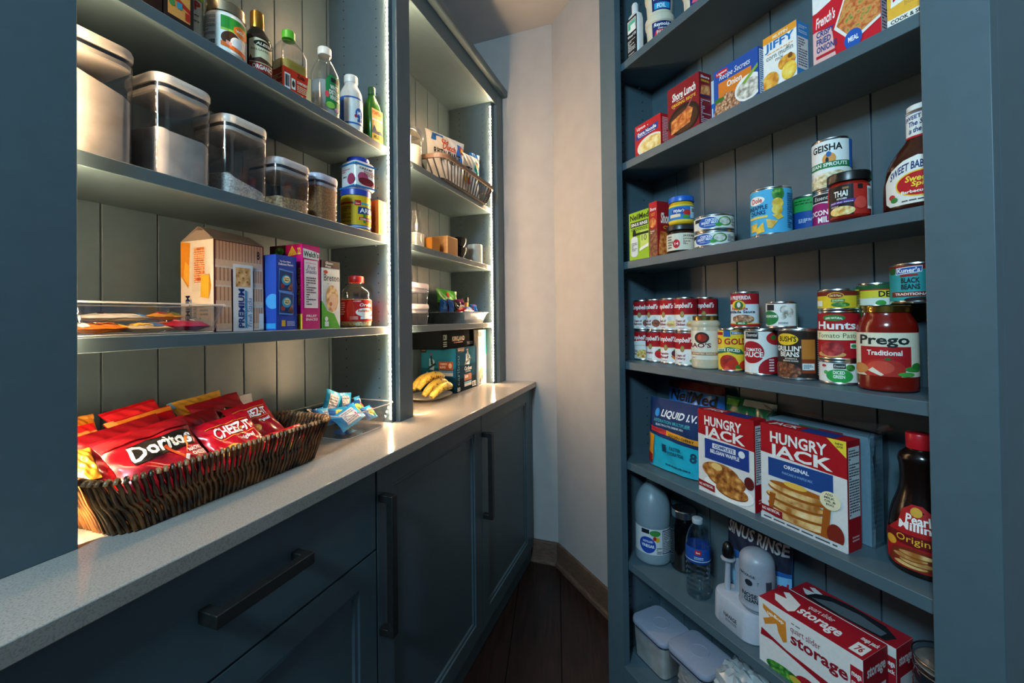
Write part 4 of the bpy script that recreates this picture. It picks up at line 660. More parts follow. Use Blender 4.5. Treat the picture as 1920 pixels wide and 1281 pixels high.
# --- bottom shelf
z = ZS['R7']
def canister(label, mw, w, d, h, lidc, fill, fillh, group, slope=0, lid_t=.019, clear='@clear', rim='20242E:sat', button=True, taper=.93):
    """clear storage box, front on y = 0"""
    t = root('food_canister', label, 'canister', mw, group); r = .022
    hb = h-lid_t
    if fill:
        mb = MB(); n = 6; a = [(w*taper-.006, d*taper-.006, .002), (w*(taper+(1-taper)*fillh)-.006, d*(taper+(1-taper)*fillh)-.006, hb*fillh)]
        r0 = rrect(a[0][0], a[0][1], r-.003, a[0][2], n, 0, d/2); r1 = [(x, y, zz+slope*(x/w)+.004*math.sin(x*90+y*70)) for x, y, zz in rrect(a[1][0], a[1][1], r-.003, a[1][2], n, 0, d/2)]
        r2 = [(x*.6, d/2+(y-d/2)*.6, zz+.010*abs(slope)/.03) for x, y, zz in r1] if slope else [(x*.6, d/2+(y-d/2)*.6, zz+.004) for x, y, zz in r1]
        mb.loft([r0, r1, r2], fill); mb.build('contents', t)
    mb = MB(); mb.rr([(w*taper, d*taper, 0), (w, d, hb)], r, clear, 6, True, False, cy=d/2); mb.build('clear_body', t)
    mb = MB(); mb.rr([(w*.965, d*.965, hb-.0062), (w*.968, d*.968, hb-.0012)], r, rim, 6, cy=d/2); mb.build('gasket', t)
    mb = MB(); mb.rr([(w*.90, d*.90, hb-.017), (w*.955, d*.955, hb-.0145), (w*.955, d*.955, hb-.0066)], r, lidc, 6, cy=d/2); mb.rr([(w*1.0, d*1.0, hb), (w*1.025, d*1.025, hb+.004), (w*1.025, d*1.025, h-.006), (w*1.0, d*1.0, h-.001), (w*.94, d*.94, h)], r+.003, lidc, 6, cy=d/2); o = mb.build('lid', t)
    if button:
        mb = MB(); mb.lathe([(.026, h+.0002), (.027, h+.0010), (.0255, h+.0018), (.0245, h+.0010), (.001, h+.0010)], lidc, 36, cy=d/2); mb.build('button', o)
    return t
canister('clear canister with grey lid filled with flour, at bottom left corner', R(1.066, -.064, z), .150, .125, .122, 'A4AAC0:sat', '@flour', .93, 'canisters on the bottom right shelf', clear='@clear')
canister('clear canister with grey lid holding a crumpled bag, second at bottom', R(.908, -.062, z), .148, .125, .142, 'A4AAC0:sat', None, 0, 'canisters on the bottom right shelf', clear='@clear')
def crumple(name, label, cat, mw, w, d, h, k, seed, spec=(), amp=.014):
    rd = random.Random(seed); bm = bmesh.new(); bmesh.ops.create_icosphere(bm, subdivisions=4, radius=1)
    ph = [(rd.uniform(4, 11), rd.uniform(4, 11), rd.uniform(4, 11), rd.uniform(0, 6)) for _ in range(7)]
    for v in bm.verts:
        c = v.co.copy(); m = sum(abs(math.sin(a*c.x+b*c.y+g*c.z+p)) for a, b, g, p in ph)/7-.5
        q = max(abs(c.x), abs(c.y), abs(c.z))**.55; s = 1+m*amp*14
        v.co = (c.x/q*w/2*s, c.y/q*d/2*s, max(0, (c.z/q+1)*h/2*s))
    me = bpy.data.meshes.new(name); bm.to_mesh(me); bm.free(); me.materials.append(M(k)); me.polygons.foreach_set('use_smooth', [True]*len(me.polygons)); me.set_sharp_from_angle(angle=math.radians(28))
    o = bpy.data.objects.new(name, me); COL.objects.link(o); o.matrix_world = mw; return tag(o, label, cat)
crumple('plastic_bag', 'crumpled white bag stuffed inside the second grey lidded canister', 'bag', R(.908, -.126, z+.003), .11, .09, .085, 'B8B0AC', 3)
crumple('plastic_bag', 'crumpled white plastic bag on bottom shelf right of the canisters', 'bag', R(.748, -.115, z), .135, .13, .205, 'C0C4C8:foil', 8)
crumple('paper_packet', 'pale blue packet at the bottom shelf behind the white plastic bag', 'packet', R(.600, -.115, z), .12, .12, .19, '9AB4C4:foil', 15)
# ============================================================ groceries and bins on the left hutch
z = ZS['S1']; grp = 'bottles and jars on the top left shelf'
carton('tin_box', 'dark brown box at the left end of the top shelf', 'box', L(.487, -.03, z), .030, .05, .16, '2A1410', grp, F=[('r', '6A1E18', .1, .25, .9, .9)])
t = root('seasoning_box', 'dark box with orange label beside the clear spice shaker', 'box', L(.531, -.03, z), grp)
mb = MB(); mb.box(-.0265, .0265, 0, .045, 0, .155, '23130F:sat'); mb.build('box_body', t)
mb = MB(); decals(mb, [('r', 'D89A50', .13, .06, .88, .98), ('t', 'A02A1C', 'LAKE', .3, .56, .7, .64), ('t', 'A02A1C', 'PRIME', .28, .66, .72, .74), ('l', '6A3A20', .2, .36, .82, .54, 6), ('p', 'B02A22', [(.13, .30), (.88, .18), (.88, .24), (.13, .36)]), ('e', '3E8A4A', .26, .22, .10, .05), ('r', '3A8AA8', .42, .18, .6, .26), ('r', 'B02A22', .70, .08, .86, .18)], mface(.053, .045, .155, 'F')); mb.build('label', t)
bottle('spice_shaker', 'clear spice shaker with red lettering between box and coconut oil', 'shaker', L(.588, -.085, z, cam=0), [(.018, 0), (.021, .002), (.021, .125), (.019, .130)], '@glass', cap=(.020, .130, .155, 'D8D4CC:sat'), fill=(.11, 'D8CEB8'), sm=0, lab=(.03, .115, None, [('r', '9AC83C', -.9, .78, .9, .92), ('t', 'B02A22', 'MP', -.6, .5, .7, .72), ('l', '6A5A48', -.7, .12, .6, .4, 4)]), group=grp)
cj = [(.034, 0), (.0395, .004), (.040, .012), (.040, .082), (.038, .090), (.0355, .094)]
bottle('coconut_oil_jar', 'white coconut oil jar with green and orange label and silver lid', 'jar', L(.650, -.070, z, cam=-2), cj, 'E4E2DC:gloss', cap=(.0385, .093, .118, 'B8A88C:metal'), cname='lid', sm=1,
 lab=(.006, .086, 'E8E6E0', [('p', '2E8A34', [(-.18, .62), (1, .56), (1, .94), (-.18, .96)]), ('r', '9AC048', -.18, .56, 1, .62), ('e', 'E87A24', .68, .66, .30, .16), ('t', 'F6E8D8', 'wild', .48, .62, .86, .72), ('e', '4A2A1A', .25, .36, .42, .20), ('e', 'F4F2EC', .52, .28, .28, .18), ('e', 'D8E4EC', .54, .28, .2, .13), ('p', 'E86A24', [(-.18, .14), (.9, .0), (.9, .12), (.3, .2), (-.18, .26)]), ('p', 'F0A090', [(.05, .2), (.3, .15), (.3, .26), (.06, .3)]), ('l', '8A8A88', -.95, .35, -.4, .92, 14), ('b', '303030', -.7, .12, -.35, .28)]), group=grp)
bottle('vinegar_bottle', 'small brown bottle half hidden behind the dark vinegar bottle', 'bottle', L(.700, -.170, z, cam=0), [(.025, 0), (.029, .003), (.029, .09), (.015, .12), (.013, .135)], '3A1A10:gloss', cap=(.014, .133, .15, 'C8C0B0:sat'), lab=(.03, .08, 'C8BCA0', []), group=grp)
al = [(.029, 0), (.0325, .004), (.0328, .012), (.0328, .080), (.029, .095), (.018, .112), (.0135, .122), (.013, .150)]
bottle('balsamic_vinegar_bottle', 'black vinegar bottle with gold capped neck and cream label', 'bottle', L(.724, -.066, z, cam=0), al, '120C0A:gloss', cap=(.0148, .118, .160, 'B08038:metal'), sm=1,
 lab=(.006, .086, None, [('p', 'DCCFA8', [(-.5, .0), (.9, .0), (.9, .86), (.5, .96), (-.1, .98), (-.5, .9)]), ('e', '1C1A18', .34, .82, .56, .11), ('t', 'E8DCC0', 'ALESSI', -.08, .77, .80, .86, {'sh': .2}), ('t', '4A3A2A', 'BALSAMIC', -.38, .60, .7, .66, {'b': 0}), ('p', '4A3020', [(-.5, .3), (-.4, .46), (-.3, .34), (.2, .42), (.6, .38), (.9, .34), (.9, .28), (-.5, .26)]), ('r', '8A2420', -.5, 0, .9, .24), ('t', 'F0E4D8', 'ORGANIC', -.3, .06, .84, .2)]), group=grp)
t = root('cooking_oil_bottle', 'clear square oil bottle with bright green cap and red label', 'bottle', L(.812, -.036, z, -8), grp)
pr = [(.066, .066, 0), (.074, .070, .004), (.074, .070, .105), (.066, .062, .122), (.046, .046, .140), (.028, .028, .150), (.026, .026, .156)]
mb = MB(); mb.rr(pr, .018, '@clear', cy=.035); mb.build('bottle_body', t)
mb = MB(); mb.rr([(.064, .062, .002), (.071, .067, .006), (.071, .067, .084)], .016, 'C8B040:tint', cy=.035); mb.build('oil', t)
mb = MB(); mb.lathe([(.0135, .152), (.016, .153), (.016, .172), (.013, .1755), (.001, .1755)], '4FA82C:sat', 30, cy=.035); mb.build('cap', t)
mb = MB(); decals(mb, [('r', 'C8341C', 0, 0, 1, .66), ('b', '30302E', .04, .08, .24, .5), ('r', 'ECEAE4', .28, .12, .42, .42), ('e', '30302E', .35, .27, .05, .1), ('t', '3A1A10', 'Zola', .48, .5, .76, .62), ('t', 'F2DCC8', 'COMMITMENT', .48, .34, .86, .42), ('l', 'E8C8A8', .48, .1, .9, .3, 4), ('p', 'D8C890', [(.8, 0), (1, 0), (1, .66), (.9, .66)])], mface(.076, .07, .09, 'F')); decals(mb, [('r', 'C8341C', 0, 0, 1, .66), ('l', 'E8C8A8', .1, .1, .9, .5, 8)], mface(.0745, .07, .09, 'L')); mb.build('label', t)
vb = [(.033, 0), (.0385, .004), (.0396, .012), (.0396, .120), (.037, .140), (.026, .165), (.0175, .180), (.0165, .192)]
bottle('vinegar_bottle', 'clear white vinegar bottle with green label and white cap', 'bottle', L(.949, -.080, z, cam=0), vb, '@glass', cap=(.0185, .190, .212, 'E6E2DC:sat'), fill=(.105, 'B8C0C4:tint'), lab=(.020, .125, None, [('p', '1E7A44', [(.05, .1), (.98, .0), (.98, .96), (.3, .98), (.05, .8)]), ('r', '20262A', .4, .78, .9, .90), ('t', 'F2F2EC', 'WHITE', .35, .58, .85, .70, {'b': 1}), ('t', 'F2F2EC', 'DISTILLED', .28, .44, .95, .56), ('t', 'F2F2EC', 'VINEGAR', .32, .30, .95, .42), ('e', 'D84850', .14, .42, .14, .09), ('e', '8AC850', .35, .14, .3, .09), ('e', 'C8A0C8', .75, .06, .14, .05)]), group=grp)
wb2 = [(.029, 0), (.0335, .004), (.034, .012), (.034, .115), (.031, .132), (.020, .152), (.0185, .158), (.0185, .164)]
bottle('white_bottle', 'opaque white bottle with blue framed label and white cap', 'bottle', L(1.050, -.074, z, cam=0), wb2, 'DAD8D4:gloss', cap=(.0205, .160, .183, 'E8E4DE:sat'), lab=(.024, .108, 'E6E6E4', [('r', '2C60B0', -1.3, 0, 1.3, .06), ('r', '2C60B0', -1.3, .94, 1.3, 1), ('r', '2C60B0', -.98, 0, -.6, 1), ('e', '2C60B0', .62, .42, .28, .2), ('t', 'F0F4FA', 'M', .5, .36, .74, .5), ('e', 'C83038', .36, .3, .1, .06), ('p', '2C60B0', [(.5, .1), (.9, .14), (.9, .26), (.5, .2)])]), group=grp)
t = root('olive_oil_bottle', 'green glass olive oil bottle with dark green cap by the light strip', 'bottle', L(1.121, -.034, z, -10), grp)
mb = MB(); mb.rr([(.046, .040, 0), (.050, .044, .004), (.050, .044, .104), (.044, .038, .124), (.026, .026, .148), (.020, .020, .156), (.019, .019, .162)], .010, '1E5A14:gloss', cy=.022); mb.build('bottle_body', t)
mb = MB(); mb.lathe([(.0112, .158), (.0122, .159), (.0122, .180), (.011, .183), (.001, .183)], '1E4A2A:sat', 30, cy=.022); mb.build('cap', t)
mb = MB(); decals(mb, [('r', 'D8A858', .10, .03, 1, .98), ('t', 'C0401C', 'POMPEIAN', .14, .80, .98, .93, {'sl': .01}), ('l', 'E8E4F0', .14, .6, .96, .72, 1), ('e', 'E8C088', .55, .52, .34, .14), ('p', '3A4460', [(.1, .3), (.3, .5), (.5, .32), (.8, .36), (1, .28), (1, .24), (.1, .22)]), ('r', 'D8B434', .10, .03, 1, .24), ('t', '3A3418', 'MILD', .25, .1, .7, .2)], mface(.0505, .044, .108, 'F')); mb.build('label', t)
# --- canisters
z = ZS['S2']; grp = 'clear canisters on the middle left shelf'
canister('tallest clear canister filled with flour beside the leftmost stile', L(.408, -.034, z), .118, .112, .203, 'D4D0CA:frost', '@flour', .70, grp, slope=-.03, taper=.97)
canister('clear canister half full of white sugar, second from left', L(.546, -.030, z), .106, .112, .192, 'D4D0CA:frost', '@flour', .50, grp, slope=-.006, taper=.97)
canister('clear canister with a little coarse salt, third from left', L(.675, -.030, z), .108, .120, .172, 'D4D0CA:frost', '@salt', .20, grp, slope=-.03, taper=.97)
canister('short clear canister with oats, fourth from left', L(.800, -.030, z), .108, .115, .124, 'D4D0D4:frost', '@oats', .30, grp, slope=.008, taper=.97)
canister('short clear canister packed with brown sugar', L(.916, -.034, z), .086, .095, .126, 'C8C4D8:sat', '@sugar', .92, grp, taper=.97)
bottle('starch_canister', 'yellow canister with blue lid under the white frosting tub', 'canister', L(1.072, -.078, z, cam=2), [(.040, 0), (.0445, .003), (.045, .010), (.045, .100), (.0435, .108), (.0425, .112)], 'DCAE1C:gloss', cap=(.0452, .108, .1285, '2A40A4:sat'), cname='lid', sm=1,
 lab=(.004, .104, 'E0B41C', [('r', '2C60B0', -2, .02, 2, .12), ('r', 'B8C0D0', -.4, .05, .9, .09), ('r', '4AA0C0', -.2, .76, 2, .82), ('r', 'C03028', -2, .76, -.2, .82), ('r', 'B82028', -.12, .72, .28, .88), ('l', 'F0E0D8', -.06, .75, .22, .85, 2), ('p', '243A80', [(.08, .46), (1, .5), (1, .70), (.1, .68)]), ('t', 'F4F4F0', 'ARGO', .2, .50, 1.0, .65, {'b': 1}), ('r', '2E8A3E', .42, .2, .58, .46), ('p', 'B82028', [(.14, .28), (.98, .24), (.98, .38), (.16, .36)]), ('t', 'F4E8E0', 'CORN STARCH', .22, .28, .95, .34), ('l', '7A6010', -.92, .2, -.35, .7, 9)]), group='stacked tubs on the middle left shelf')
t = root('frosting_tub', 'square white tub with blue lid stacked on the yellow canister', 'tub', L(1.070, -.036, z+.129, -14), 'stacked tubs on the middle left shelf')
mb = MB(); mb.rr([(.070, .070, 0), (.080, .080, .006), (.080, .080, .082), (.072, .072, .088)], .018, 'E4E2E2:gloss', cy=.040)
for f, s in (('F', [('r', '2A78B8', 0, .86, 1, .93), ('r', '2A78B8', 0, .06, 1, .12), ('t', '3A3A40', 'CREAM', .2, .72, .75, .80), ('e', 'C05078', .36, .42, .24, .2), ('e', '7A2430', .5, .3, .36, .14), ('l', '9A3040', .4, .5, .9, .7, 4), ('t', 'A02838', 'FRESH', .4, .16, .95, .28)]), ('L', [('r', '2A78B8', 0, .86, 1, .93), ('r', '2A78B8', 0, .06, 1, .12), ('l', 'D07080', .2, .6, .7, .75, 2), ('t', '30303A', 'dry', .25, .4, .5, .5), ('e', 'B04060', .75, .35, .22, .2)])):
    decals(mb, s, (lambda ff: (lambda u, v, o: ff(u, v, o)))(mface(.0802, .08, .086, f)))
mb.build('tub_body', t); mb = MB(); mb.lathe([(.033, .088), (.0345, .089), (.0345, .100), (.033, .103), (.001, .103)], '2038A0:sat', 36, cy=.040); mb.build('lid', t)
carton('baking_soda_box', 'orange baking soda box with yellow front beside the yellow canister', 'box', L(1.1305, -.030, z), .021, .028, .112, 'E06820', 'baking soda boxes', F=[('r', 'E8B838', .05, 0, 1, 1), ('e', '8A5A14', .5, .6, .16, .04), ('l', '9A6A1C', .3, .32, .9, .42, 2)])
carton('baking_soda_box', 'orange baking soda box squeezed against the side panel', 'box', L(1.1535, -.030, z), .021, .028, .112, 'E4702A', 'baking soda boxes', F=[('l', 'F0A060', .2, .3, .8, .5, 3)])
# --- lower left shelf: snack tray, cracker boxes
def tray(name, label, cat, mw, w0, d0, w1, d1, h, k='@clear', r=.02, lip=.006, floor=True, group=None):
    t = root(name, label, cat, mw, group); mb = MB(); th = .0022
    R_ = [(w0, d0, 0), (w1, d1, h), (w1+lip, d1+lip, h+.001), (w1-th*2, d1-th*2, h), (w0-th*2, d0-th*2, th)]
    mb.loft([rrect(a, b, r, c, 6) for a, b, c in R_], k, True, True); mb.build('tray_body', t, smooth=50)
    q = rrect(w1+lip, d1+lip, r, h+.0005, 6); mb = MB(); mb.tube(q+q[:2], .0017, '@acryl_glint', 6); q = rrect(w0, d0, r, .002, 6); mb.tube(q+q[:2], .0014, '@acryl_glint', 6); mb.build('rim', t); return t  # whiter tubes at lip and base stand in for bright edge highlights
z = ZS['S3']
tray('snack_tray', 'low clear plastic tray of wrapped snacks on the lower left shelf', 'tray', L(.500, -.125, z), .222, .165, .250, .186, .057)
def bar(label, mw, w, h, t, base, spec, seed, group, name='snack_bar', **k): return pillow(name, label, 'snack', mw @ rx(-90), w, h, t, base, spec, group, seed=seed, wr=.0018, **k)
g = 'wrapped snacks in the clear shelf tray'
def flat(lab, s_, e_, zz, w, h, th, az, base, spec, seed, grp_, ax=86): return pillow('snack_bar', lab, 'snack', ML @ T(s_, -e_, zz) @ rz(az) @ rx(-ax) @ T(0, 0, -h/2), w, h, th, base, spec, grp_, seed=seed, wr=.001)
flat('orange and white wrapped bar at the tray front beside the stile', .430, -.078, z+.014, .074, .042, .014, 6, 'C8742C:gloss', [('r', 'E8E4DC', .04, .1, .2, .9), ('r', '8A3A14', .3, .3, .75, .8), ('t', 'F4E4C8', 'SALTED', .36, .4, .7, .72), ('r', 'E0B040', .8, 0, .95, 1)], 21, g)
flat('gold and silver wrapped bar lying flat on the tray bottom', .503, -.078, z+.013, .066, .044, .013, -6, 'D8C8A8:foil', [('r', 'E0B83C', .1, .2, .5, .9), ('r', '3A6AA8', .55, .1, .8, .6), ('r', 'C83A2C', .82, .2, .95, .9)], 22, g)
flat('shiny raspberry red fruit pouch at the right end of tray', .573, -.080, z+.016, .070, .050, .018, 0, 'B01444:gloss', [('e', 'E06A94', .2, .5, .05, .2), ('t', 'F4DCE4', 'fruit strips', .25, .42, .5, .58, {'b': 0}), ('r', 'E8E8E8', .6, .35, .7, .65), ('t', 'F0C8D4', 'BERRY', .76, .42, .9, .56)], 23, g)
flat('blue wrapped bar at the back of the tray beside the stile', .430, -.150, z+.014, .070, .045, .014, 4, '2A78B8:gloss', [('r', '1A1C28', .1, .3, .5, .8), ('r', 'E8ECF0', .6, .2, .8, .8)], 24, g)
flat('white wrapped bar with dark lettering lying on others in tray', .466, -.112, z+.033, .105, .042, .013, -5, 'DCDCDA:foil', [('l', '2A2A30', .1, .4, .9, .75, 2), ('r', '2A78C8', .86, .1, .98, .9)], 25, g)
flat('red and orange wrapped bar at the tray back right', .565, -.152, z+.014, .080, .046, .014, 3, 'B81A38:gloss', [('p', 'D87A34', [(.3, .3), (.9, .2), (.9, .8), (.3, .7)])], 26, g)
flat('small orange wrapped bar on top near the tray middle', .553, -.114, z+.035, .060, .034, .012, 10, 'E0A030:gloss', [('r', 'B03020', .2, .2, .5, .8), ('r', '6A7A3A', .6, .1, .85, .7)], 27, g)
t = root('cracker_box', 'tall cracker box with opened top flaps behind the snack tray', 'box', L(.694, -.088, z), 'snack boxes on the lower left shelf')
w, d, h = .122, .108, .205; mb = MB(); mb.box(-w/2, w/2, 0, d, 0, h, 'E6DED4')
F0 = [('r', '5A2430', 0, 0, 1, 1)]
for v0, v1, us in ((.72, .99, ((.03, .97),)), (.51, .70, ((.03, .32), (.76, .97))), (.29, .49, ((.03, .32), (.76, .97))), (.03, .27, ((.03, .32), (.76, .97)))):
    for u0, u1 in us:
        F0 += [('r', 'E0D4CC', u0, v0-.025, u1, v0+.01), ('r', 'D8B094', u0, v0, u1, v1), ('s', 'A67C62', u0, v0, u1, v1, max(4, int((u1-u0)*17)), .3), ('r', 'DDBEA6', u0, v0, u1, v0+(v1-v0)*.25)]
F0 += [('r', 'E4E8F0', .34, 0, .74, .755), ('r', '@cracker', .39, .50, .69, .72), ('e', 'A86A2C', .46, .66, .02, .012), ('e', 'A86A2C', .6, .67, .02, .012), ('e', 'A86A2C', .54, .6, .02, .012), ('e', 'A86A2C', .46, .55, .02, .012), ('e', 'A86A2C', .62, .56, .02, .012), ('t', '1C3E88', 'PREMIUM', .44, .04, .56, .48, {'rot': 1}), ('r', '2A8AC0', .575, .04, .605, .46), ('t', '2A70B0', 'Fresh Stacks', .62, .05, .71, .38, {'rot': 1, 'b': 0, 'sh': .15}), ('t', '2A1A14', '8', .82, .83, .88, .93), ('r', 'E0E4E4', .86, .02, .96, .2)]
decals(mb, F0, mface(w, d, h, 'F'))
decals(mb, [('p', 'E0922C', [(0, .62), (.24, .48), (.3, .98), (0, 1)]), ('p', 'EEB444', [(.08, .6), (.26, .5), (.28, .72), (.14, .78)]), ('r', 'DDD6CC', .36, .44, .80, .92), ('r', '@fish', .42, .54, .74, .92), ('s', 'E8C8A8', .42, .54, .74, .92, 1, .0), ('l', 'EBD0B0', .42, .54, .74, .92, 16), ('p', 'E8BC3C', [(.62, .38), (.86, .36), (.88, .62), (.64, .62)]), ('p', 'D8962C', [(.86, .36), (.94, .5), (.88, .64)]), ('t', '1C3064', 'PREMIUM', .16, .02, .30, .40, {'rot': 1}), ('r', '2A8AC0', .32, .02, .345, .36), ('t', '2A5A90', 'Fresh Stacks', .38, .02, .50, .28, {'rot': 1, 'b': 0, 'sh': .15}), ('l', 'A0A0A0', .6, .04, .85, .3, 6)], mface(w, d, h, 'L'))
mb.build('box_body', t, smooth=20)
for nm, P in (('flap', [(-w/2, .0, h), (w/2, 0, h), (w/2, .048, h+.026), (-w/2, .044, h+.030)]), ('flap', [(-w/2, d, h), (w/2, d, h), (w/2, .052, h+.027), (-w/2, .050, h+.031)]), ('flap', [(-w/2, .004, h), (-w/2, d-.004, h), (-w/2+.004, d*.62, h+.024), (-w/2+.004, d*.30, h+.022)])):
    mb = MB(); n = Vector(P[1])-Vector(P[0]); n = n.cross(Vector(P[3])-Vector(P[0])).normalized()*.0008
    mb.loft([[Vector(p)-n for p in P], [Vector(p)+n for p in P]], '9C8E84'); mb.build(nm, t, smooth=20)
grp = 'snack boxes on the lower left shelf'
carton('cookie_box', 'blue snack box picturing two wrapped cookie packs', 'box', L(.789, -.052, z), .060, .115, .186, '1C44A8', grp,
 F=[('t', 'E8ECF4', 'Try Our Other', .18, .90, .72, .93), ('t', 'E8ECF4', 'Delicious Flavors', .12, .865, .84, .895)] + [q for b in (.53, .23) for q in (('p', '5A90E0', [(.11, b-.02), (.78, b-.03), (.83, b+.26), (.14, b+.29)]), ('p', '123A70', [(.13, b), (.76, b-.012), (.80, b+.245), (.17, b+.27)]), ('e', '2FA0D0', .48, b+.14, .22, .07), ('e', 'EFE0A8', .5, b+.15, .16, .045), ('t', '2A4020', 'Honey', .38, b+.15, .62, b+.175), ('t', '2A4020', 'Maid', .40, b+.125, .6, b+.148), ('e', '8A2A38', .3, b+.06, .10, .03), ('p', '@choc', [(.52, b+.02), (.8, b-.01), (.74, b+.12)]))] + [('r', 'E0B030', .22, .05, .4, .13), ('l', 'B8C8E8', .48, .05, .86, .12, 4)],
 L=[('r', '2A8AD0', .6, .02, .98, .09), ('e', '3A90D8', .9, .38, .2, .1)])
carton('fruit_snack_box', 'bright pink fruit snacks box with white list panel', 'box', L(.865, -.050, z), .058, .115, .224, 'CC1474', grp,
 F=[('p', 'F4F0EE', [(.04, .84), (.94, .83), (.98, .92), (.5, .94), (.04, .95)]), ('t', '1E3A34', "Welch's", .08, .855, .93, .925, {'b': 1}), ('r', 'F0E4EA', .10, .25, .88, .82), ('l', 'E06A90', .18, .775, .8, .79, 1), ('t', '2A3A7A', 'Fruit', .28, .71, .74, .76, {'sh': .25, 'b': 0}), ('t', '2A3A7A', 'Snacks', .18, .66, .82, .71, {'sh': .25, 'b': 0}), ('l', '4A4050', .2, .28, .76, .62, 12), ('t', 'F4DCE8', 'FRUIT', .2, .14, .8, .17), ('t', 'F4DCE8', 'SNACKS', .16, .10, .84, .13)],
 L=[('r', '3A1A1E', 0, .88, .5, 1), ('e', '@green', .3, .93, .14, .05), ('p', '@pine', [(.55, .86), (.85, .88), (.7, .99)]), ('t', 'E8C83C', '22', .86, .88, .96, .96), ('p', 'F0ECF0', [(.62, .2), (.78, .24), (.86, .5), (.76, .78), (.62, .8)]), ('t', 'E8D03C', 'fruit is our 1st ingredient', .85, .28, .95, .72, {'rot': -1}), ('r', 'ECC434', .6, .0, .99, .18), ('t', '8A1A2C', 'VARIETY', .78, .02, .9, .16, {'rot': -1})])
carton('cracker_box', 'white slim cracker box with green base and round crackers', 'box', L(.936, -.050, z), .066, .055, .190, 'E6E6E0', grp,
 F=[('p', '4AA82C', [(0, 0), (1, 0), (.65, .22), (.25, .26), (0, .40)]), ('r', '5A463C', 0, .89, .98, 1), ('t', 'ECE6E0', 'Gluten', .18, .945, .60, .985), ('t', 'ECE6E0', 'Free', .18, .90, .48, .935), ('e', 'C8402C', .18, .83, .12, .025), ('t', '3A3230', 'Breton', .08, .70, .94, .80, {'b': 0}), ('l', 'A0A098', .25, .65, .85, .67, 1), ('e', '@cracker', .52, .44, .36, .20), ('e', 'E0B898', .60, .40, .24, .12), ('e', 'C06A4A', .45, .36, .08, .03), ('e', 'F0F0EC', .2, .14, .09, .035), ('r', 'DCE4E8', .10, .03, .32, .10)], L=[('r', '4AA82C', 0, 0, 1, .4), ('r', '5A463C', 0, .89, 1, 1)])
bottle('spice_shaker', 'small clear bottle with white cap behind the popcorn jar', 'shaker', L(1.085, -.205, z), [(.022, 0), (.025, .003), (.025, .11), (.020, .125)], '@glass', cap=(.022, .125, .152, 'DAD8D0:sat'))
pj = [(.040, 0), (.0465, .004), (.0475, .012), (.0475, .085), (.046, .092), (.0435, .098), (.045, .106), (.044, .114), (.034, .128), (.022, .138), (.0205, .145)]
bottle('popcorn_jar', 'clear popcorn kernel jar with red cap and red label', 'jar', L(1.093, -.098, z, cam=0), pj, '@glass', cap=(.0235, .142, .163, 'D02C2C:sat'), sm=1, fill=(.088, '@corn', 'popcorn_kernels'),
 lab=(.018, .086, 'BE1E20', [('e', 'E84A44', -.35, .5, .25, .5), ('e', 'F0E8E0', .45, .42, .5, .2), ('t', 'F6F0E8', 'Orville', .2, .68, .92, .84, {'sh': .2}), ('t', 'BE1E20', 'Redenbacher', .1, .42, .95, .54, {'sl': .04}), ('l', 'F0D0C8', -.98, .3, -.7, .9, 6), ('l', 'F4E0D8', -.4, .08, .1, .24, 3), ('p', 'F0ECE8', [(.25, .1), (.95, .12), (.95, .24), (.25, .22)]), ('t', 'F0D8D0', 'GOURMET', -.2, .9, .3, .96)]))
# ============================================================ worktop: wicker basket of chip bags
K = ZS['K']
def perim(w, d, r, n):
    pts = rrect(w, d, r, 0, 10); L_ = [0]
    for a, b in zip(pts, pts[1:]+pts[:1]): L_.append(L_[-1]+math.dist(a, b))
    out = []
    for i in range(n):
        q = L_[-1]*i/n; j = max(k for k in range(len(L_)-1) if L_[k] <= q+1e-9); f = (q-L_[j])/max(1e-9, L_[j+1]-L_[j])
        a, b = pts[j], pts[(j+1) % len(pts)]; out.append((a[0]+(b[0]-a[0])*f, a[1]+(b[1]-a[1])*f))
    return out
t = root('wicker_basket', 'long dark wicker basket full of red chip bags on countertop', 'basket', L(.6120, -.052, K))
rd = random.Random(7); n = 118; bw, bd, tw, td, bh = .410, .152, .468, .200, .094
lo, hi = perim(bw, bd, .035, n), perim(tw, td, .045, n)
for lay in range(2):
    mb = MB()
    for i in range(n):
        a, b = lo[i], hi[i]; a2, b2 = lo[(i+1) % n], hi[(i+1) % n]
        tx, ty = b2[0]-b[0], b2[1]-b[1]; tl = math.hypot(tx, ty) or 1; tx, ty = tx/tl, ty/tl; nx, ny = ty, -tx
        p = []; q = rd.uniform(-.0015, .0015); sgn = 1 if lay == 0 else -1
        for k in range(8):
            f = k/7; sw = (.0042 if f < .45 else -.0042)*math.sin(PI*min(1, abs(f-.45)/.45+.15))*sgn*.8+q
            ins = .0022*lay*1.6
            p.append((a[0]+(b[0]-a[0])*f+tx*sw-nx*ins, a[1]+(b[1]-a[1])*f+ty*sw-ny*ins, .002+(bh-.004)*f))
        mb.tube(p, [.0027+rd.uniform(-.0004, .0006)]*8, '@wicker', 6)
    mb.build('weave', t, smooth=60)
mb = MB(); mb.rr([(bw-.006, bd-.006, .0005), (bw-.004, bd-.004, .005)], .034, '@wicker'); mb.build('basket_base', t)
mb = MB()
for i in range(n):
    b = hi[i]; b2 = hi[(i+1) % n]; tx, ty = b2[0]-b[0], b2[1]-b[1]; tl = math.hypot(tx, ty) or 1; tx, ty = tx/tl, ty/tl; nx, ny = ty, -tx
    P = [(b[0]+nx*(.0045*math.cos(a))+tx*.0035*(a/PI-.5), b[1]+ny*(.0045*math.cos(a))+ty*.0035*(a/PI-.5), bh+.0055*math.sin(a)-.001) for a in [PI*1.15*j/6-.15 for j in range(7)]]
    mb.tube(P, .0034, '@rim' if i % 3 else '@wicker', 6)
mb.build('rim', t, smooth=60)
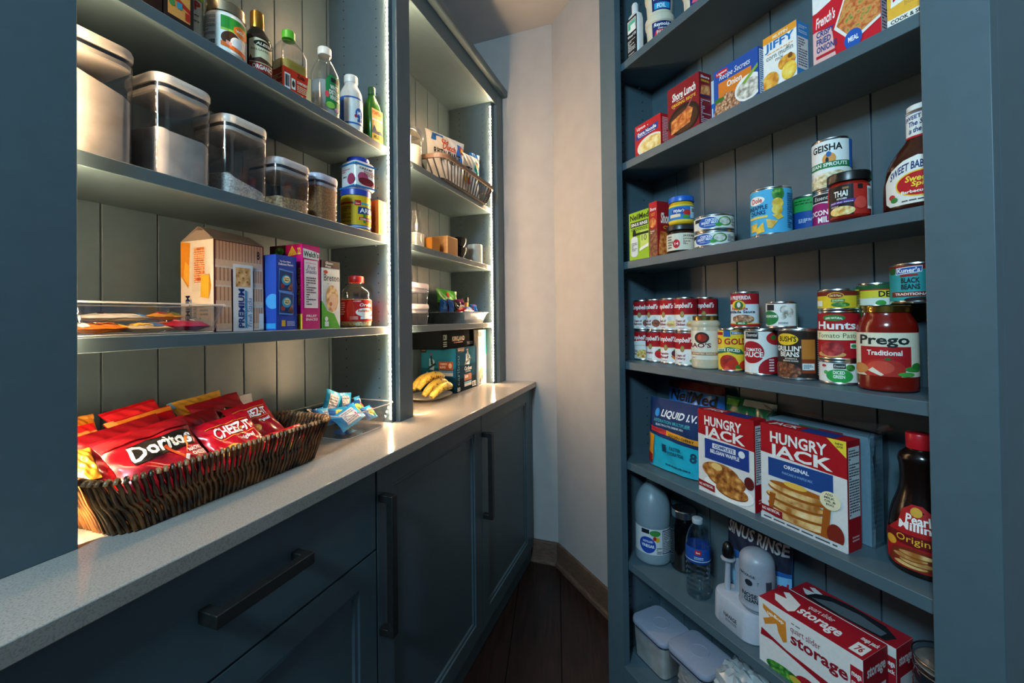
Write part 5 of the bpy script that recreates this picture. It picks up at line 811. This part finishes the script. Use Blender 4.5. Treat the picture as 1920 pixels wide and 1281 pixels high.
def bag(name, label, s, e, zc, w, h, th, ax, ay, az, base, spec=(), seed=0, group='chip bags in the wicker basket', back=None, wr=.006):
    """chip bag by its centre: ax lean back, ay roll in its own plane, az turn"""
    return pillow(name, label, 'bag', ML @ T(s, -e, zc) @ rz(az) @ rx(-ax) @ ry(ay) @ T(0, 0, -h/2), w, h, th, base, spec, group, seed=seed, back=back, wr=wr)
dor = [('p', '16130F', [(.16, .46), (.92, .48), (.94, .74), (.2, .74)]), ('t', 'E8ECEE', 'Doritos', .18, .50, .92, .72, {'b': 1, 'sl': .02}), ('p', 'C8481C', [(.52, .56), (.56, .58), (.70, .30), (.68, .26)]), ('p', 'E88038', [(.68, .26), (.70, .32), (.88, .62), (.84, .64)]), ('p', 'F0E0D8', [(.66, .29), (.69, .25), (.72, .32), (.69, .34)]), ('t', 'F0E4E0', 'NACHO', .76, .36, .92, .42), ('t', 'F0E4E0', 'CHEESE', .76, .28, .95, .34), ('r', '8E0E1C', 0, .80, 1, .94)]
chz = [('r', 'E8A030', .12, .82, .9, .832), ('t', 'F2EEEE', 'CHEEZ-IT', .18, .56, .86, .78, {'b': 1}), ('e', 'E8A030', .66, .65, .02, .02), ('r', 'E8A030', .18, .52, .86, .53), ('t', 'F0E8E8', 'original', .5, .38, .8, .48), ('e', '@chips', .3, .28, .2, .1)]
bag('chip_bag', 'dark red chip bag with black logo and white lettering, front left of basket', .492, -.024, 1.046, .150, .135, .030, 42, -9, -4, 'A80E20:foil', dor, 31, wr=.004)
bag('chip_bag', 'large plain dark red chip bag standing behind the black logo bag', .478, -.076, 1.056, .138, .120, .014, 42, -9, -3, '8C0C1A:foil', [('p', 'B01424', [(.1, .0), (.9, .0), (.9, .55), (.5, .45), (.1, .5)])], 32, wr=.003)
bag('cracker_bag', 'bright red cracker bag with white lettering, front middle of basket', .628, -.020, 1.040, .124, .115, .026, 42, -7, -4, 'BE0C22:gloss', chz, 33, wr=.003)
bag('cracker_bag', 'bright red cracker bag with white lettering, standing second behind', .714, -.070, 1.056, .108, .100, .014, 42, -6, -2, 'BE0C22:gloss', chz, 34, wr=.002)
bag('cracker_bag', 'red cracker bag with half hidden lettering, lying low at right', .752, -.004, 1.004, .100, .070, .016, 42, -4, -4, 'BE0C22:gloss', chz, 35, wr=.002)
bag('chip_bag', 'dark red crumpled chip bag between the two lettered cracker bags', .600, -.074, 1.056, .104, .105, .014, 42, -7, -2, '7E0C18:foil', [], 37, wr=.003)
bag('cheese_bag', 'red bag with orange edge stripe in front of the plain red', .530, -.112, 1.072, .120, .098, .012, 42, -8, 1, 'BC0E1E:gloss', [('r', 'D8822C', 0, .86, 1, .97), ('r', 'D89A50', .0, 0, .13, 1)], 39, wr=.002)
bag('chip_bag', 'dark red chip bag with black triangle, standing at basket back', .674, -.115, 1.076, .126, .098, .012, 42, -6, 1, '9E1022:foil', [('p', '1A1412', [(.25, .3), (.55, .66), (1, .34), (1, .1), (.3, .1)]), ('p', 'E0A080', [(.25, .3), (.54, .64), (.56, .6), (.3, .28)]), ('t', 'E0E0E0', 'Dor', .62, .06, .92, .24)], 36, wr=.003)
bag('chip_bag', 'red and orange striped bag at far left under the orange one', .428, -.120, 1.074, .060, .085, .014, 42, -4, -1, 'CC1C1C:gloss', [('r', 'E8823C', 0, .60, 1, .78), ('r', 'E04A2C', 0, .3, 1, .6)], 42, wr=.002)
bag('chip_bag', 'plain bright red bag at the very back left of the basket', .532, -.156, 1.090, .100, .085, .012, 42, -9, 1, 'C0101E:gloss', [('r', 'D8202C', 0, .2, 1, .9)], 38, wr=.002)
bag('chip_bag', 'golden yellow crinkled bag standing behind dark red bags', .652, -.148, 1.086, .120, .085, .012, 42, -6, 1, 'CC9A30:foil', [('r', 'D8A848', 0, .88, 1, 1), ('p', '6AA8D0', [(0, .8), (.06, .8), (.06, 1), (0, 1)])], 40, wr=.003)
bag('chip_bag', 'orange bag at far left partly behind the stile', .430, -.158, 1.088, .080, .080, .012, 42, 2, 1, 'D8821C:foil', [('r', 'E8A048', 0, .86, 1, .95)], 41, wr=.003)
bag('chip_bag', 'pale yellow bag in the front left basket corner', .401, -.056, 1.058, .030, .060, .010, 42, 2, 0, 'D0A038:foil', [('p', 'E4E4E8', [(0, 0), (.5, 0), (.1, .3), (0, .3)])], 43, wr=.002)
carton('card_packet', 'flat white packet with small black logo standing behind the basket', 'packet', ML @ T(.757, .158, K+.002) @ rz(4) @ rx(-8) @ ry(-3), .09, .012, .152, 'C4C4CA', F=[('e', '3A3A3E', .55, .66, .2, .07), ('e', 'C4C4CA', .55, .66, .17, .055), ('r', '3A3A3E', .45, .65, .66, .67), ('r', '3A3A3E', .3, .55, .7, .57)])
# --- clear bin of blue wrapped bars
tray('snack_bin', 'clear acrylic bin of blue wrapped bars beside the wicker basket', 'bin', L(1.040, -.103, K), .180, .176, .222, .206, .073, r=.026, lip=.010)
g = 'blue wrapped bars in the clear bin'
bs = [('r', 'D0D0D6', .22, .14, .78, .86), ('l', '6A7480', .26, .2, .74, .8, 6), ('r', '8A2A8A', .70, .2, .77, .5)]
cs2 = [('r', '1C60A0', .0, .0, .3, 1), ('e', 'D8C84A', .5, .5, .2, .3), ('t', '2E7A3A', 'fun', .42, .38, .6, .64), ('e', '4A9A4A', .75, .4, .1, .3), ('e', 'A83038', .84, .6, .06, .2)]
BL = '2394CC:gloss'
for lab, s, e, zz, w, h, az, ax, ay, k, spc in (
 ('blue wrapped bar with grey text panel at the bin front', 1.004, -.054, 1.001, .114, .056, -4, 42, -16, BL, bs), ('blue wrapped bar lying low at the front left of bin', .996, -.060, .9585, .056, .046, 0, 88, 0, '1F84C0:gloss', cs2),
 ('blue wrapped bar standing highest near the bin middle', 1.028, -.142, 1.028, .058, .086, -10, 14, 28, BL, bs), ('blue wrapped bar leaning behind the highest one', 1.090, -.146, 1.014, .050, .080, -14, 14, 8, BL, bs),
 ('navy and blue bar resting against the bin right wall', 1.094, -.100, 1.004, .064, .054, -4, 38, -8, '1A4C94:gloss', cs2), ('turquoise bar with picture at the front right', 1.096, -.056, .994, .050, .046, 0, 40, -4, '2390D0:gloss', cs2),
 ('blue bar with yellow picture in the bin centre', 1.006, -.094, 1.004, .084, .050, -2, 38, 5, BL, cs2), ('blue bar with red corner at the bin back left', .976, -.136, 1.002, .044, .052, 0, 20, 0, '2A86D0:gloss', cs2),
 ('dark navy box-like wrapper at the bin back', 1.000, -.176, 1.000, .07, .046, 0, 6, 0, '1C3050:gloss', [('r', 'C8CCD0', 0, 0, 1, .3), ('t', 'D0D4DC', 'BAR', .1, .5, .6, .8)]), ('pale turquoise bar poking up at the bin right', 1.095, -.176, 1.005, .042, .075, 0, 6, -8, '6AC0D0:gloss', []),
 ('light blue crumpled wrapper end at the far left rim of bin', .957, -.100, 1.008, .036, .050, 0, 16, 6, '58B4DC:gloss', bs), ('sky blue bar standing between the two highest bars', 1.058, -.172, 1.016, .040, .062, 0, 6, 4, '30A0D4:gloss', cs2), ('small blue bar squeezed at the bin right edge', 1.132, -.128, 1.006, .028, .060, 0, 10, -4, '2C94CC:gloss', bs),
 ('blue bar buried in the bin beneath the text panel bar', 1.066, -.110, .9585, .056, .05, 0, 88, 0, '1E7CBC:gloss', cs2)):
    bag('snack_bar', lab, s, e, zz, w, h, .013, ax, ay, az, k, spc, len(lab)*3, g, wr=.001)
# --- far bay of the worktop: coffee boxes, bananas on a plate
car = lambda bx, by, sc: [('p', '9CC8D8', [(bx-.05*sc, by-.10), (bx+.07*sc, by-.12), (bx+.09*sc, by+.08), (bx+.02*sc, by+.16), (bx-.05*sc, by+.14)]), ('p', '16303E', [(bx-.12*sc, by-.14), (bx-.06*sc, by-.10), (bx+.14*sc, by+.02), (bx+.10*sc, by+.05), (bx-.06*sc, by-.04)]), ('p', '16303E', [(bx-.01*sc, by+.0), (bx+.05*sc, by+.02), (bx+.02*sc, by+.22), (bx-.02*sc, by+.2)]), ('e', 'B03038', bx+.0, by+.24, .03*sc, .02)]
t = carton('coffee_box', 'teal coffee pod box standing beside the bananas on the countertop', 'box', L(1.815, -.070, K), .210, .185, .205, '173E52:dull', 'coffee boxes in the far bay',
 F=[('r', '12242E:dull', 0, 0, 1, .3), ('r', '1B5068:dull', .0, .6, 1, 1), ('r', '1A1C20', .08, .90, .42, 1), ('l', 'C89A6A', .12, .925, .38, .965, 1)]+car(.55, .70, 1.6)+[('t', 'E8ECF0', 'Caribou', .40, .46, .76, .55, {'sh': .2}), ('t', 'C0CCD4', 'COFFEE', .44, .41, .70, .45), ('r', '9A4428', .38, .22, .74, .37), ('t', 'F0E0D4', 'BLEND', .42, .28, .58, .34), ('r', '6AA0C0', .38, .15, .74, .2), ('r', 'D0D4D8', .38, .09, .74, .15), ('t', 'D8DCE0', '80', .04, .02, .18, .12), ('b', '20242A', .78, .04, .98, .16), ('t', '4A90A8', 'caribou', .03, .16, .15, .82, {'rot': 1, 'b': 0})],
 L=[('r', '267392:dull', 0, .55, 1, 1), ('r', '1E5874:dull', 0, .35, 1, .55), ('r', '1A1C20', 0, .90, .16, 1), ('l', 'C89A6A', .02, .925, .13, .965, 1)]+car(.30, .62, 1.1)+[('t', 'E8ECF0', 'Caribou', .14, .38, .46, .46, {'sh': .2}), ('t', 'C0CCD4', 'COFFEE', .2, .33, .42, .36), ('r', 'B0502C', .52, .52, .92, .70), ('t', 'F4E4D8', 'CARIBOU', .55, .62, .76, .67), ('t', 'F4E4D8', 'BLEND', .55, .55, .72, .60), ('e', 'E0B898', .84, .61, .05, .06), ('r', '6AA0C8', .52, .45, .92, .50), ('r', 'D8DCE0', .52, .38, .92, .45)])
carton('coffee_box', 'black coffee pod box lying on top of the teal box', 'box', L(1.770, -.085, K+.2056), .320, .165, .082, '0C1116:dull', 'coffee boxes in the far bay', F=[('t', 'C8B8A8', 'KIRKLAND', .30, .40, .68, .66), ('r', '8A2420', .34, .28, .62, .34), ('t', 'A8C0B0', '120', .04, .5, .14, .8), ('l', 'A8C0B0', .04, .12, .14, .44, 3), ('l', '8A9098', .76, .1, .96, .3, 3)], L=[('r', '12171C:dull', 0, 0, 1, 1)])
carton('coffee_box', 'tall white and tan box with teal edge by the far light strip', 'box', L(1.983, -.062, K), .094, .17, .283, 'D8D0C4', 'coffee boxes in the far bay', F=[('r', '2AA0A0', .78, .55, 1, 1), ('r', '3A3C40', .02, .88, .40, .96), ('l', '6A7A98', .1, .62, .6, .86, 4), ('e', '8A6A44', .3, .2, .26, .12), ('e', '2A2420', .2, .1, .12, .04), ('e', '2A2420', .45, .14, .1, .04), ('t', '2A2420', '20', .05, .02, .3, .09), ('r', '2A9090', .8, .2, 1, .24), ('e', 'B03030', .74, .72, .07, .02)])
t = root('plate', 'white oval plate holding the bananas on the countertop', 'plate', L(1.575, -.125, K))
mb = MB(); S_ = [(.06, .045, 0), (.075, .056, .002), (.112, .083, .014), (.118, .088, .016), (.112, .083, .017), (.074, .055, .0055), (.02, .015, .005)]
mb.loft([[(a*math.cos(2*PI*j/40), b*math.sin(2*PI*j/40), c) for j in range(40)] for a, b, c in S_], 'E6E2DC:sat'); mb.build('dish', t, smooth=80)
def banana(label, s, e, zc, R_, a0, a1, az, tilt, seed):
    t = root('banana', label, 'banana', ML @ T(s, -e, zc) @ rz(az) @ rx(tilt), 'bananas on the white plate'); N = 12
    pth = [(R_*math.cos(a0+(a1-a0)*i/N), 0, R_*math.sin(a0+(a1-a0)*i/N)-R_) for i in range(N+1)]
    rr_ = [.006+.0125*math.sin(PI*min(1, .06+i/N*.9))**.55 for i in range(N+1)]; rr_[-1] = .0045; rr_[-2] = .007
    mb = MB(); mb.tube(pth, rr_, '@banana', 10)
    rd = random.Random(seed)
    mb.build('fruit', t, smooth=60)
    a = a1; d_ = (-math.sin(a), 0, math.cos(a)); e_ = pth[-1]
    mb = MB(); mb.tube([e_, tuple(e_[i]+d_[i]*.010 for i in range(3)), tuple(e_[i]+d_[i]*.022 for i in range(3))], [.0046, .0040, .0050], '4A3A1C', 8); mb.build('stem', t)
    mb = MB()
    for k in range(7):
        i = rd.randint(2, N-2); p = Vector(pth[i]); rv = rr_[i]; an = rd.uniform(PI*1.1, PI*1.9); ln = rd.uniform(.002, .006)
        c = p+Vector((0, math.sin(an), 0))*rv*1.0; nrm = Vector((0, -1, 0)); c = p+nrm*(rv+.0002)
        mb.add([c+Vector((ln*math.cos(q*PI/4), 0, .0022*math.sin(q*PI/4)+rd.uniform(-.004, .004)*0)) for q in range(8)], [tuple(range(8))], '5A3210')
    mb.build('brown_spots', t)
banana('ripe banana arching along the top of the bunch', 1.560, -.095, 1.050, .105, 2.55, .75, -10, 12, 1)
banana('ripe banana second from the top of the bunch', 1.560, -.070, 1.022, .105, 2.55, .80, -6, 18, 2)
banana('ripe banana at the front bottom of the bunch', 1.548, -.036, 1.010, .105, 2.45, .90, -2, 24, 3)
banana('ripe banana at the back of the bunch behind the top one', 1.575, -.135, 1.040, .105, 2.5, .85, -14, 2, 4)
# ============================================================ far bay shelves
z = ZS['A']
t = root('slatted_basket', 'brown wooden slatted basket of chip bags on high far shelf', 'basket', L(1.745, -.092, z))
mb = MB(); mb.rr([(.455, .150, 0), (.46, .155, .006)], .03, '@black'); mb.build('basket_base', t)
n = 46; lo, hi = perim(.455, .152, .03, n), perim(.53, .205, .05, n)
mb = MB()
for a, b in zip(lo, hi): mb.tube([(a[0], a[1], .003), (b[0], b[1], .083)], .0034, '@black', 6)
mb.build('slats', t)
mb = MB(); o_, i_ = perim(.538, .213, .054, 60), perim(.522, .197, .046, 60)
mb.loft([[(x, y, .076) for x, y in i_], [(x, y, .076) for x, y in o_], [(x, y, .094) for x, y in o_], [(x, y, .094) for x, y in i_]], '@rail', False, False); mb.add([(x, y, zz) for zz in (.076, .094) for x, y in i_], [(i, i+60, (i+1) % 60+60, (i+1) % 60) for i in range(60)], '@rail'); mb.build('rim', t)
g = 'chip bags in the slatted basket'
od = lambda c1, c2: [('p', c1, [(.08, .8), (.2, .8), (.24, .92), (.42, .92), (.42, .97), (.16, .97)]), ('p', c1, [(.78, .9), (.92, .88), (.9, .66), (.98, .6), (.86, .4), (.76, .44), (.82, .6), (.74, .66)]), ('p', c2, [(.84, .72), (.98, .72), (.98, .86), (.84, .86)]), ('p', 'E8C83C', [(.88, .75), (.95, .75), (.95, .83), (.88, .83)])]
bag('chip_bag', 'white chip bag with red lettering and blue zigzag in slatted basket', 1.655, -.080, 2.002, .215, .22, .034, 5, 3, -24, 'DAD8D6:gloss', od('2A6AC0', 'C83030')+[('t', 'D0401C', 'Old', .34, .78, .54, .9, {'sh': .3}), ('t', 'D0401C', 'Dutch', .34, .66, .72, .80, {'sh': .3}), ('t', '1A1A1C', 'RESTAURANTE', .12, .50, .86, .64), ('t', '1A1A1C', 'STYLE', .26, .38, .66, .48)], 51, g, wr=.003)
bag('chip_bag', 'white chip bag with green zigzag in slatted basket', 1.865, -.082, 2.000, .165, .22, .034, 5, 5, -24, 'DEDCD8:gloss', od('1E8A6A', 'D03050')+[('t', '1A1A1C', 'ANTE', .1, .50, .64, .66), ('r', '6A4A9A', .2, .3, .3, .44), ('r', 'E0B030', .3, .28, .45, .42), ('r', 'C02840', .45, .26, .56, .4)], 52, g, wr=.003)
bag('chip_bag', 'white bag with pale blue crest poking up behind the others', 1.790, -.155, 2.010, .12, .22, .022, 2, 6, -10, 'E0E0E0:gloss', [('e', '6A8ABC', .5, .75, .25, .08), ('e', 'E0E0E0', .5, .75, .2, .05)], 53, g, wr=.003)
bag('chip_bag', 'bright blue bag with twisted corner at the basket right end', 1.955, -.085, 2.025, .064, .235, .026, 4, 5, -30, '2A74C4:gloss', [('p', '1C5AA0', [(.3, .5), (.6, .6), (.5, 1), (.3, 1)]), ('r', 'C8D0DC', 0, 0, .2, .8)], 54, g, wr=.005)
t = root('storage_jar', 'clear jar of white contents with tilted steel lid beside slatted basket', 'jar', L(1.412, -.100, z))
mb = MB(); mb.lathe([(.040, 0), (.043, .004), (.043, .12), (.038, .132)], '@glass'); mb.build('jar_body', t); mb = MB(); mb.lathe([(.040, .002), (.041, .005), (.041, .10)], 'D4CEC4'); mb.build('contents', t)
mb = MB(); mb.T = T(.012, 0, .148) @ ry(38); mb.lathe([(.042, -.012), (.044, -.010), (.044, .008), (.041, .012), (.001, .012)], '@steel', 40); mb.build('lid', t)
z = ZS['B']
bottle('glass_bottle', 'empty clear glass bottle at the left end of the far shelf', 'bottle', L(1.388, -.062, z), [(.020, 0), (.023, .003), (.0235, .012), (.0235, .085), (.018, .104), (.013, .112), (.013, .132), (.0145, .136), (.0145, .142), (.012, .144)], '@glass', lab=(.012, .055, None, [('e', 'C8C4BC', .1, .5, .5, .4)]))
carton('tea_box', 'small white box behind the empty glass bottle', 'box', L(1.436, -.075, z), .055, .09, .066, 'CCCCD2')
carton('tea_tin', 'small golden orange box left of the copper box', 'box', L(1.520, -.055, z), .060, .08, .058, 'B87A2C')
mb = MB(); mb.box(-.047, .047, 0, .105, 0, .083, '@copper'); decals(mb, [('r', 'B87A40', .06, .06, .94, .94)], mface(.094, .105, .083, 'F')); tag(mb.build('copper_box', mw=L(1.640, -.042, z), bev=.002), 'square copper coloured box in the middle of far shelf', 'box')
for i, lab in enumerate(('black bowl at the bottom of the two bowl stack', 'black bowl on top of the two bowl stack')):
    mb = MB(); p_ = [(.024, 0), (.030, .002), (.034, .014), (.046, .036), (.048, .058), (.0465, .058), (.040, .034), (.028, .012), (.001, .010)]
    mb.lathe(p_, '0C0A0A:gloss', 40); tag(mb.build('bowl', mw=L(1.775, -.095, z+i*.0455)), lab, 'bowl', 'black bowls on the far shelf')
mb = MB(); mb.lathe([(.034, 0), (.038, .003), (.039, .02), (.039, .098), (.0375, .1), (.036, .098), (.035, .01), (.001, .008)], 'D8CCBC:sat', 40); tag(mb.build('cup', mw=L(1.955, -.085, z)), 'plain cream cup at the right end of far shelf', 'cup')
z = ZS['C']
for i, lab in enumerate(('lower clear box of the white lidded pair by the stile', 'upper clear box of the white lidded pair by the stile')):
    canister(lab, L(1.385, -.050, z+i*.0815), .160, .12, .081, 'C8C4D4:sat', None, 0, 'stacked clear boxes with white lids', rim='B8B4C0:sat', button=False, taper=.95)
t = root('foil_pan', 'shiny ribbed foil pan filled with bright snack bags', 'pan', L(1.880, -.140, z))
mb = MB(); nn = 96; a_ = perim(.225, .165, .02, nn); b_ = perim(.262, .205, .026, nn)
def rib(p, i): return (p[0]*(1+.012*(i % 2)), p[1]*(1+.012*(i % 2)))
mb.loft([[(*rib(p, i), 0) for i, p in enumerate(a_)], [(*rib(p, i), .050) for i, p in enumerate(b_)], [(p[0]*1.06, p[1]*1.07, .052) for p in b_], [(p[0]*1.06, p[1]*1.07, .0555) for p in b_], [(p[0]*.985, p[1]*.985, .054) for p in b_], [(p[0]*.985, p[1]*.985, .003) for p in a_]], '@foiltray'); mb.build('pan_body', t, smooth=30)
g = 'snack bags in the foil pan'
for lab, s, e, zz, w, h, az, ax, ay, k, spc in (('tall green topped snack bag at the back of foil pan', 1.885, -.210, z+.100, .180, .14, -6, 6, 3, '3E9A2E:gloss', [('r', '2A1A20', 0, 0, 1, .5), ('p', 'C8D8C8', [(.86, .2), (1, .2), (1, 1), (.9, 1)]), ('r', '7A2A5A', .3, .2, .6, .6), ('e', 'C83028', .45, .8, .08, .1)]),
 ('black and blue snack bag lying at left of foil pan', 1.835, -.140, z+.075, .095, .08, -14, 18, 10, '10141C:gloss', [('r', '1E5CB8', 0, 0, .25, 1), ('e', 'C8CCD0', .6, .6, .08, .05), ('t', 'C8A0C0', 'MM', .7, .4, .95, .6)]), ('blue crinkled wrapper at far left of the foil pan', 1.790, -.178, z+.078, .042, .08, -15, 10, 10, '1E60C0:gloss', [('p', '4A90E0', [(.2, .3), (.6, .4), (.5, .9), (.2, .8)])]),
 ('red and blue snack bag lying across foil pan front', 1.845, -.085, z+.060, .120, .045, -3, 84, -2, 'A81C2C:gloss', [('r', '2058B0', .3, .1, .8, .5), ('e', 'E88A6A', .1, .6, .08, .2)]), ('round blue lid shaped snack at the right of pan', 1.972, -.105, z+.072, .040, .05, -20, 10, 0, '2A70C0:gloss', [('e', 'A02038', .5, .5, .45, .45), ('e', '2A78C8', .5, .5, .38, .38)]),
 ('purple and white snack bag in foil pan centre', 1.930, -.160, z+.080, .070, .09, -20, 14, -6, '5A1A4A:gloss', [('t', 'D8D0DC', 'MIX', .2, .3, .8, .6), ('r', 'C8C0D0', .1, .1, .9, .25)])):
    bag('snack_bag', lab, s, e, zz, w, h, .03, ax, ay, az, k, spc, len(lab), g, wr=.004)
t = root('utility_lighter', 'orange and black pocket knife shaped gadget in the foil pan', 'gadget', L(1.915, -.118, z+.058) @ ry(10))
mb = MB(); mb.rr([(.020, .012, 0), (.024, .014, .004), (.024, .014, .045)], .007, 'D8921C:sat'); mb.build('handle', t); mb = MB(); mb.rr([(.024, .014, .045), (.024, .014, .066), (.016, .010, .074)], .007, '121214:sat'); mb.build('cap', t)
